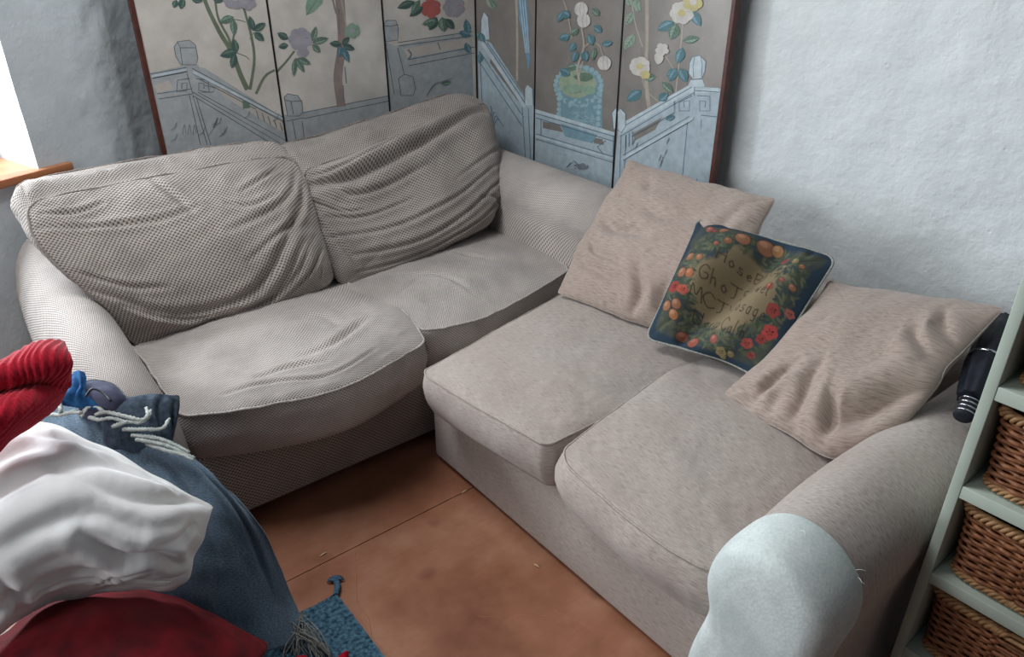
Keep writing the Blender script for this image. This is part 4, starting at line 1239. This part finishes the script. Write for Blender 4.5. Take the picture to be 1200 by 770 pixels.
# ------------------------------------------------------------------ folded umbrella between cushion and shelves
um = thing('folded_umbrella', 'closed black umbrella resting on the sofa arm against the shelving', 'umbrella')
M['black_cloth'] = mat_plain('black_navy_nylon', (34, 38, 48), 0.6, 0.3, (22, 24, 32), 30, 0.3)
M['chrome'] = mat_plain('chrome', (200, 200, 205), 0.2, 0.5, metallic=1.0)
u0 = at_x(1137, 468, 1.74); u1 = at_x(1178, 372, 2.04)
ax = (u1 - u0) / np.linalg.norm(u1 - u0); LN = np.linalg.norm(u1 - u0)
e1 = np.cross(ax, [0, 0, 1]); e1 /= np.linalg.norm(e1); e2 = np.cross(ax, e1)
rows = []
for t in np.linspace(0, 1, 30):
    rr_ = 0.028 + 0.012 * math.sin(math.pi * min(1, t * 1.1)) - 0.012 * max(0, t - .8) * 5
    ring = []
    for i in range(48):
        a = 2 * math.pi * i / 48; r2 = rr_ * (1 + 0.09 * math.sin(8 * a + 3 * t) + 0.02 * math.sin(23 * t))
        ring.append(u0 + ax * LN * t + r2 * (math.cos(a) * e1 + math.sin(a) * e2))
    rows.append(ring)
mb = MB(); P_ = np.array(rows).transpose(1, 0, 2); mb.grid(P_, closeu=True); mb.add(rows[0], [tuple(range(48))]); mb.add(rows[-1], [tuple(range(48))[::-1]])
mb.build('canopy', M['black_cloth'], um)
mb = MB(); cc = u0 + ax * LN * 0.44
mb.tube([cc + 0.0405 * (math.cos(a) * e1 + math.sin(a) * e2) + ax * 0.004 * math.sin(a) for a in np.linspace(0, 2 * math.pi, 32, endpoint=False)], 0.0032, 8, closed=True)
mb.build('strap_ring', M['chrome'], um)['label'] = 'chrome ring'
mb = MB(); hd = u0 - ax * 0.06
mb.tube([u0 + ax * .01, u0 - ax * 0.02, hd, hd - ax * .004], [0.016, 0.020, 0.021, 0.012], 20)
mb.build('handle', M['black_cloth'], um)
for i in range(4):
    mb = MB(); cc = u0 - ax * (0.006 + 0.014 * i)
    mb.tube([cc + 0.0205 * (math.cos(a) * e1 + math.sin(a) * e2) + ax * 0.008 * math.sin(a) for a in np.linspace(0, 2 * math.pi, 28, endpoint=False)], 0.0022, 6, closed=True)
    mb.build('stripe', M['chrome'], um)

# ------------------------------------------------------------------ rug with a corner tassel
M['rug'] = mat_plain('blue_wool_pile', (38, 60, 78), 1.0, 0.05, (92, 126, 144), 90, 1.0)
rug = thing('rug', 'small blue wool rug with a braided corner tassel on the brown floor', 'rug', (0, 0.8, 0))
XR, YRG = 0.540, 1.445
A_, B_ = np.meshgrid(np.linspace(-0.75, XR, 330), np.linspace(0.25, YRG, 300))
Zr = 0.011 + 0.0022 * fbm(A_, B_, 60, 4, 3) + 0.001 * fbm(A_, B_, 130, 8, 1)
mb = MB(); mb.grid(np.stack([A_, B_, Zr], -1)); mb.box((-0.75, 0.25, 0.0005), (XR, YRG, 0.0085))
mb.build('pile', M['rug'], rug)
mb = MB()
t0 = np.array([XR - .004, YRG - .004, 0.012]); t1 = at_z(393, 680, 0.012)
for ph in range(3):
    pts = []
    for t in np.linspace(0, 1, 40):
        c = t0 * (1 - t) + t1 * t + np.array([0.006 * math.sin(t * 3), 0, 0]); a = 2 * math.pi * (t * 3.2 + ph / 3)
        d = (t1 - t0) / np.linalg.norm(t1 - t0); s_ = np.array([-d[1], d[0], 0])
        pts.append(c + s_ * 0.0045 * math.cos(a) + np.array([0, 0, 0.0035 * math.sin(a)]))
    mb.tube(pts, 0.0042, 6)
for i in range(9):
    a = math.radians(-80 + i * 20); d = (t1 - t0) / np.linalg.norm(t1 - t0); s_ = np.array([-d[1], d[0], 0])
    q = t1 + d * 0.024 * math.cos(a) + s_ * 0.024 * math.sin(a); q[2] = 0.006
    mb.tube([t1, (t1 + q) / 2 + np.array([0, 0, .004]), q], [0.0035, .003, .002], 5)
mb.build('tassel', mat_plain('blue_wool_braid', (84, 116, 138), 0.95, 0.1, (52, 80, 102), 120, .4), rug)
root_fix(rug)

# ------------------------------------------------------------------ heap in the foreground
# low footstool that carries the heap
fs = thing('footstool', 'low upholstered footstool buried under the heap of bedding', 'footstool', (-0.1, 1.45, 0))
mb = MB(); mb.box((-0.38, 1.38, 0.06), (0.08, 1.62, 0.24)); bevel(mb.build('seat', M['chenille'], fs), 0.03, 4)
for x_, y_ in ((-.34, 1.42), (.06, 1.42), (-.34, 1.62), (.06, 1.62)):
    mb = MB(); mb.tube([(x_, y_, 0.0135), (x_, y_, 0.07)], 0.018, 10); mb.build('leg', M['mahogany'], fs)
root_fix(fs)

# fringed denim-blue throw
k = NT('denim_blue_wool', 0.97, 0.1)
f1 = k.noise(k.coord('UV', (1, 2.5, 1)), 130, 5, 0.8); f2 = k.noise(k.coord('Object'), 9, 4)
c = k.ramp(f1, [(0.32, lin((40, 56, 76))), (0.62, lin((134, 156, 174)))])
k.color(k.mix(k.math('MULTIPLY', f2, 0.4), c, lin((50, 62, 78)))); k.bump(f1, 0.7, 0.004); k.b.inputs['Sheen Weight'].default_value = 0.2
M['throw'] = k.m


def cloth(name, C, mat, parent=None, nu=110, nv=110, th=0.006, disp=None, flip=True, drop=None):
    C = np.asarray(C, float)
    U, V = np.meshgrid(np.linspace(0, 1, nu), np.linspace(0, 1, nv))
    P = surf(C, U, V)
    LU = np.linalg.norm(np.diff(P[nv // 2], axis=0), axis=1).sum(); LV = np.linalg.norm(np.diff(P[:, nu // 2], axis=0), axis=1).sum()
    N = np.cross(np.gradient(P, axis=1), np.gradient(P, axis=0)); N /= np.linalg.norm(N, axis=2)[..., None] + 1e-12
    if flip: N = -N
    if disp is not None: P = P + N * disp(U, V, LU, LV)[..., None]
    mb = MB(); UV = np.stack([U * LU, V * LV], -1)
    mb.grid(P, UV); mb.grid(P - N * th, UV)
    loop = [(0, j) for j in range(nu)] + [(i, nu - 1) for i in range(1, nv)] + [(nv - 1, j) for j in range(nu - 2, -1, -1)] + [(i, 0) for i in range(nv - 2, -1, -1)]
    a = np.array([P[i, j] for i, j in loop]); b = np.array([(P - N * th)[i, j] for i, j in loop])
    mb.grid(np.stack([a, b], 1))
    o = mb.build(name, mat, parent)
    import bmesh
    bm = bmesh.new(); bm.from_mesh(o.data); bmesh.ops.remove_doubles(bm, verts=bm.verts, dist=0.00005); bmesh.ops.recalc_face_normals(bm, faces=bm.faces); bm.to_mesh(o.data); bm.free()
    for p_ in o.data.polygons: p_.use_smooth = True
    return o, P


C = zgrid([[(40, 462, .565), (85, 450, .575), (120, 478, .56), (165, 500, .545), (200, 520, .52), (226, 538, .49)],
           [(50, 500, .53), (100, 500, .54), (140, 505, .535), (185, 530, .515), (235, 555, .48), (268, 575, .44)],
           [(60, 560, .46), (120, 560, .47), (170, 570, .46), (215, 585, .44), (268, 602, .40), (305, 618, .34)],
           [(80, 640, .34), (140, 640, .36), (190, 645, .34), (240, 655, .31), (292, 658, .26), (328, 662, .20)],
           [(100, 720, .20), (160, 715, .22), (215, 712, .20), (262, 712, .17), (312, 708, .13), (345, 705, .09)],
           [(110, 790, .05), (170, 780, .055), (225, 770, .05), (270, 765, .04), (320, 760, .03), (360, 745, .022)]])
th_, PT = cloth('fringed_throw', C, M['throw'], None, 120, 130, 0.007, lambda u, v, a, b: 0.008 * fbm(u * a, v * b, 6, 7, 3) + 0.004 * fbm(u * a * 2.5, v * b * .6, 12, 17, 2) + folds(u, v, a, b, [([(.82, .1), (.88, .4), (.86, .8)], .012, .02), ([(.6, .2), (.66, .5), (.6, .8)], .010, .025)]))
tag(th_, 'denim blue woollen throw with pale twisted fringe draped over the heap onto the floor', 'throw blanket')
M['fringe'] = mat_plain('pale_wool_fringe', (190, 194, 188), 0.95, 0.1, (150, 158, 156), 150, 0.4)
M['fringe_grey'] = mat_plain('grey_wool_fringe', (140, 140, 134), 0.95, 0.1, (96, 96, 92), 150, 0.4)
mb = MB()
strands = [[(70, 472, .62), (71, 480, .62), (73, 484, .61), (95, 483, .61)], [(60, 486, .61), (72, 486, .61), (88, 482, .61), (97, 487, .60)], [(95, 488, .60), (102, 478, .61), (112, 476, .61), (124, 484, .60)],
           [(112, 486, .60), (124, 483, .60), (148, 488, .60), (166, 492, .595), (173, 486, .60), (171, 478, .60)], [(132, 500, .585), (150, 494, .59), (165, 495, .59), (174, 488, .595), (176, 481, .60)],
           [(145, 503, .575), (170, 503, .58), (190, 502, .575), (198, 491, .58)], [(155, 510, .565), (182, 513, .565), (200, 519, .555), (222, 530, .54)], [(160, 515, .56), (188, 520, .555), (208, 527, .545), (228, 537, .53)],
           [(172, 520, .55), (195, 528, .545), (212, 532, .54), (226, 539, .53)], [(105, 489, .595), (116, 492, .595), (130, 490, .595), (150, 495, .59)]]
for s_ in strands:
    P_ = np.array([at_z(*q) for q in s_]); t = np.linspace(0, 1, 26); P_ = crm(len(s_), t) @ P_
    for ph in (0, math.pi):
        mb.tube(P_ + 0.0022 * np.stack([np.cos(t * 60 + ph), np.sin(t * 60 + ph), 0.5 * np.sin(t * 60 + ph)], -1), 0.0042 * (1 - .25 * t), 6)
mb.build('fringe', M['fringe'], th_)['label'] = 'pale twisted fringe at the folded back edge'
mb = MB()
r_ = random.Random(5)
for i in range(34):
    b_ = at_z(345 + r_.uniform(-8, 14), 722 + r_.uniform(-6, 26), 0.035 + r_.uniform(0, .03))
    e_ = at_z(352 + r_.uniform(-25, 40), 765 + r_.uniform(-5, 15), 0.016); m_ = (b_ + e_) / 2 + np.array([r_.uniform(-.015, .015), r_.uniform(-.015, .015), .012])
    P_ = crm(3, np.linspace(0, 1, 12)) @ np.array([b_, m_, e_]); mb.tube(P_, 0.0017, 5)
mb.build('fringe', M['fringe_grey'], th_)['label'] = 'grey loose fringe at the floor'

# white cotton pillow
k = NT('white_cotton', 0.8, 0.25)
f1 = k.noise(k.coord('UV'), 12, 5); k.color(k.ramp(f1, [(0.3, lin((236, 235, 233))), (0.7, lin((245, 244, 243)))])); k.bump(k.noise(k.coord('UV', (1, 2.2, 1), (0, 0, .6)), 30, 4), 0.25, 0.006)
C = zgrid([[(-90, 520, .66), (-10, 505, .66), (50, 496, .64), (112, 520, .60), (182, 560, .54), (252, 590, .46)],
           [(-90, 570, .67), (-10, 565, .67), (60, 562, .66), (125, 575, .61), (188, 595, .54), (246, 614, .43)],
           [(-90, 640, .60), (-10, 630, .62), (60, 625, .60), (126, 630, .55), (188, 640, .48), (234, 646, .38)],
           [(-90, 715, .48), (-10, 695, .49), (60, 674, .47), (118, 668, .44), (174, 670, .39), (221, 674, .34)],
           [(-90, 800, .38), (-10, 750, .38), (52, 712, .36), (105, 697, .35), (155, 692, .33), (206, 692, .30)]])
wf = [([(.98, .05), (.8, .24), (.62, .30), (.42, .26)], .016, .022), ([(.90, .62), (.80, .52), (.66, .55), (.5, .48)], .020, .022), ([(.1, .42), (.35, .26), (.6, .18), (.75, .16)], .012, .02),
      ([(.05, .66), (.3, .50), (.5, .40), (.7, .40)], .012, .024), ([(.2, .05), (.4, .10), (.62, .08), (.8, .06)], .010, .016), ([(.28, .98), (.27, .8), (.22, .6)], .012, .022),
      ([(.62, .80), (.66, .70), (.78, .60)], .012, .014), ([(.30, .80), (.5, .74), (.72, .74), (.9, .80)], .005, .008), ([(.32, .84), (.5, .78), (.72, .78), (.9, .84)], .004, .006), ([(.12, .22), (.3, .16), (.45, .18)], .010, .02), ([(.85, .12), (.7, .14), (.5, .13)], .008, .014),
      ([(.12, .95), (.2, .82), (.4, .70), (.6, .66)], .012, .02), ([(.93, .3), (.86, .42), (.76, .46)], .010, .014), ([(.02, .85), (.15, .76), (.25, .74)], .010, .018)]
o, fl, bl = cushion('white_pillow', C, k.m, None, 230, 190, None, crown=0.03, back=0.05, p=2.6, q=0.6, r=0.012, pinch=0.0,
                    disp=lambda u, v, a, b: 0.008 * fbm(u * a, v * b, 3, 27, 2) + 0.0025 * np.abs(fbm(u * a * .5 + v * b, (v * b - u * a) * .4, 18, 37, 2)) + folds(u, v, a, b, wf))
tag(o, 'large crumpled white cotton pillow on top of the heap', 'pillow')

# crimson velvet cushion
k = NT('crimson_velvet', 0.75, 0.2)
f1 = k.noise(k.coord('Object'), 16, 4); k.color(k.ramp(f1, [(0.35, lin((70, 5, 14))), (0.7, lin((118, 16, 28)))])); k.b.inputs['Sheen Weight'].default_value = 0.35; k.b.inputs['Sheen Tint'].default_value = (0.9, 0.2, 0.2, 1)
k.bump(f1, .2, .006)
C = zgrid([[(-90, 780, .33), (0, 742, .33), (65, 703, .32), (150, 692, .27), (235, 714, .21), (314, 749, .13)],
           [(-90, 850, .32), (10, 800, .33), (85, 768, .33), (165, 760, .30), (240, 768, .23), (305, 775, .13)],
           [(-80, 920, .28), (20, 880, .28), (100, 850, .27), (180, 830, .24), (245, 820, .18), (298, 800, .11)],
           [(-70, 1000, .18), (30, 960, .18), (115, 920, .17), (190, 895, .16), (245, 865, .14), (290, 830, .10)]])
o, fl, bl = cushion('velvet_cushion', C, k.m, None, 100, 80, None, crown=0.05, back=0.06, p=2.2, q=0.6, r=0.01, disp=lambda u, v, a, b: 0.008 * fbm(u * a, v * b, 6, 57, 3) + folds(u, v, a, b, [([(.2, .3), (.4, .4), (.55, .35)], .008, .02)]))
tag(o, 'dark crimson velvet cushion at the bottom of the heap nearest the rug', 'cushion')

# red ribbed knit
k = NT('red_ribbed_knit', 0.95, 0.1)
f1 = k.noise(k.coord('UV'), 220, 3); k.color(k.ramp(f1, [(0.3, lin((150, 14, 34))), (0.7, lin((190, 30, 52)))])); k.bump(f1, 0.5, 0.003); k.b.inputs['Sheen Weight'].default_value = 0.2
C = zgrid([[(-70, 410, .86), (-10, 425, .85), (20, 412, .86), (48, 404, .86), (74, 396, .85)],
           [(-70, 440, .87), (-10, 440, .87), (25, 432, .87), (52, 424, .87), (82, 425, .85)],
           [(-70, 465, .80), (-10, 462, .79), (25, 455, .79), (55, 448, .80), (84, 444, .80)],
           [(-70, 500, .80), (-15, 492, .82), (15, 482, .82), (45, 470, .80), (72, 462, .76)],
           [(-70, 570, .74), (-20, 540, .74), (5, 520, .74), (32, 500, .73), (56, 480, .70)]])
rib = lambda u, v, a, b: 0.0019 * np.cos(2 * math.pi * (u * a * 0.72 + v * b * (0.35 + 0.5 * v)) / 0.0165) + 0.006 * fbm(u * a, v * b, 6, 67, 2) + folds(u, v, a, b, [([(.0, .5), (.4, .47), (.75, .46), (1., .48)], .03, .02)])
o, fl, bl = cushion('red_knit_jumper', C, k.m, None, 170, 130, None, crown=0.03, back=0.035, p=3, q=0.5, r=0.008, disp=rib)
tag(o, 'bright red ribbed knit jumper folded on top of the white pillow', 'clothing')

# dark denim-grey cushion and purple grey bag behind the fringe
C = zgrid([[(118, 470, .60), (150, 462, .61), (180, 459, .60), (210, 462, .57)],
           [(118, 490, .57), (150, 486, .58), (180, 480, .575), (207, 482, .545)],
           [(120, 520, .52), (155, 515, .53), (185, 512, .52), (200, 512, .50)],
           [(125, 550, .45), (155, 545, .45), (180, 540, .45), (198, 534, .44)]])
o, fl, bl = cushion('denim_jacket', C, mat_plain('charcoal_blue_cotton', (78, 90, 104), 0.9, 0.15, (50, 60, 72), 60, 0.4), None, 80, 60, None, crown=0.02, back=0.03, p=2.6, q=0.6, r=0.008,
                    disp=lambda u, v, a, b: 0.005 * fbm(u * a, v * b, 12, 77, 3) + folds(u, v, a, b, [([(.75, .1), (.7, .4), (.72, .8)], .010, .01), ([(.9, .2), (.85, .6)], .008, .008)]))
tag(o, 'charcoal blue folded jacket with pointed corner against the oatmeal sofa arm', 'clothing')
C = zgrid([[(92, 448, .63), (110, 442, .64), (130, 446, .63), (146, 460, .61)],
           [(92, 462, .62), (112, 458, .64), (130, 460, .635), (146, 468, .61)],
           [(92, 480, .58), (112, 478, .60), (130, 478, .60), (146, 480, .58)],
           [(92, 500, .50), (112, 500, .52), (130, 500, .52), (146, 500, .50)]])
bag = thing('soft_bag', 'purple grey soft bag with pale piped edge behind the throw', 'bag')
o, fl, bl = cushion('body', C, mat_plain('mauve_grey_canvas', (86, 88, 108), 0.85, 0.2, (72, 74, 94), 40, .2), bag, 60, 50, None, crown=0.004, back=0.03, p=2.4, q=0.6, r=0.03)
piping('piping', fl, 0.0026, M['fringe_grey'], bag)
mb = MB(); P_ = crm(4, np.linspace(0, 1, 20)) @ np.array([at_z(100, 465, .655), at_z(108, 456, .665), at_z(120, 460, .66), at_z(130, 470, .655)]); mb.tube(P_, .003, 6); mb.build('strap', M['black_cloth'], bag)
# bright blue scarf end
M['blue'] = mat_plain('bright_blue_cotton', (44, 92, 140), 0.9, 0.15, (28, 66, 110), 60, 0.4)
C = zgrid([[(84, 436, .66), (93, 434, .67), (100, 436, .66)],
           [(80, 452, .65), (92, 450, .66), (101, 450, .65)],
           [(68, 462, .64), (86, 462, .65), (102, 462, .64)],
           [(66, 474, .61), (92, 478, .61), (122, 480, .60)]])
o, _ = cloth('blue_scarf', C, M['blue'], None, 50, 50, 0.008, lambda u, v, a, b: 0.005 * fbm(u * a, v * b, 20, 4, 2) + folds(u, v, a, b, [([(.3, .1), (.5, .5), (.4, .9)], .01, .01)]))
tag(o, 'bright blue scarf end poking up between red knit and soft bag', 'scarf')
# small red woollen thing on the rug under the fringe
mb = MB()
P_ = np.array([at_z(335, 790, .03), at_z(352, 775, .035), at_z(372, 785, .03), at_z(395, 780, .025), at_z(407, 764, .022)])
mb.tube(crm(5, np.linspace(0, 1, 24)) @ P_, np.concatenate([np.full(20, .014), [.013, .011, .008, .004]]), 10)
tag(mb.build('red_scarf', mat_plain('red_wool', (176, 22, 44), 0.95, 0.1, (140, 14, 32), 90, .4)), 'small rolled end of red wool lying on the blue rug by the fringe', 'scarf')

M['splinter'] = mat_plain('pale_wood_splinter', (214, 188, 150), 0.7, 0.3)
for (a_, b_), (c_, d_), lab in (((375, 652), (383, 647), 'tiny pale wood splinter on the floor just behind the rug tassel'), ((541, 578), (548, 574), 'tiny pale splinter on the board seam by the taupe sofa base'),
                                ((626, 661), (632, 665), 'tiny curled pale fleck on the floor beside the taupe sofa front')):
    mb = MB(); q0 = at_z(a_, b_, .0028); q1 = at_z(c_, d_, .0028); mb.tube([q0, (q0 + q1) / 2 + np.array([0, 0, .001]), q1], [.0012, .0026, .001], 5)
    tag(mb.build('wood_splinter', M['splinter']), lab, 'splinter', 'splinters on the floor')
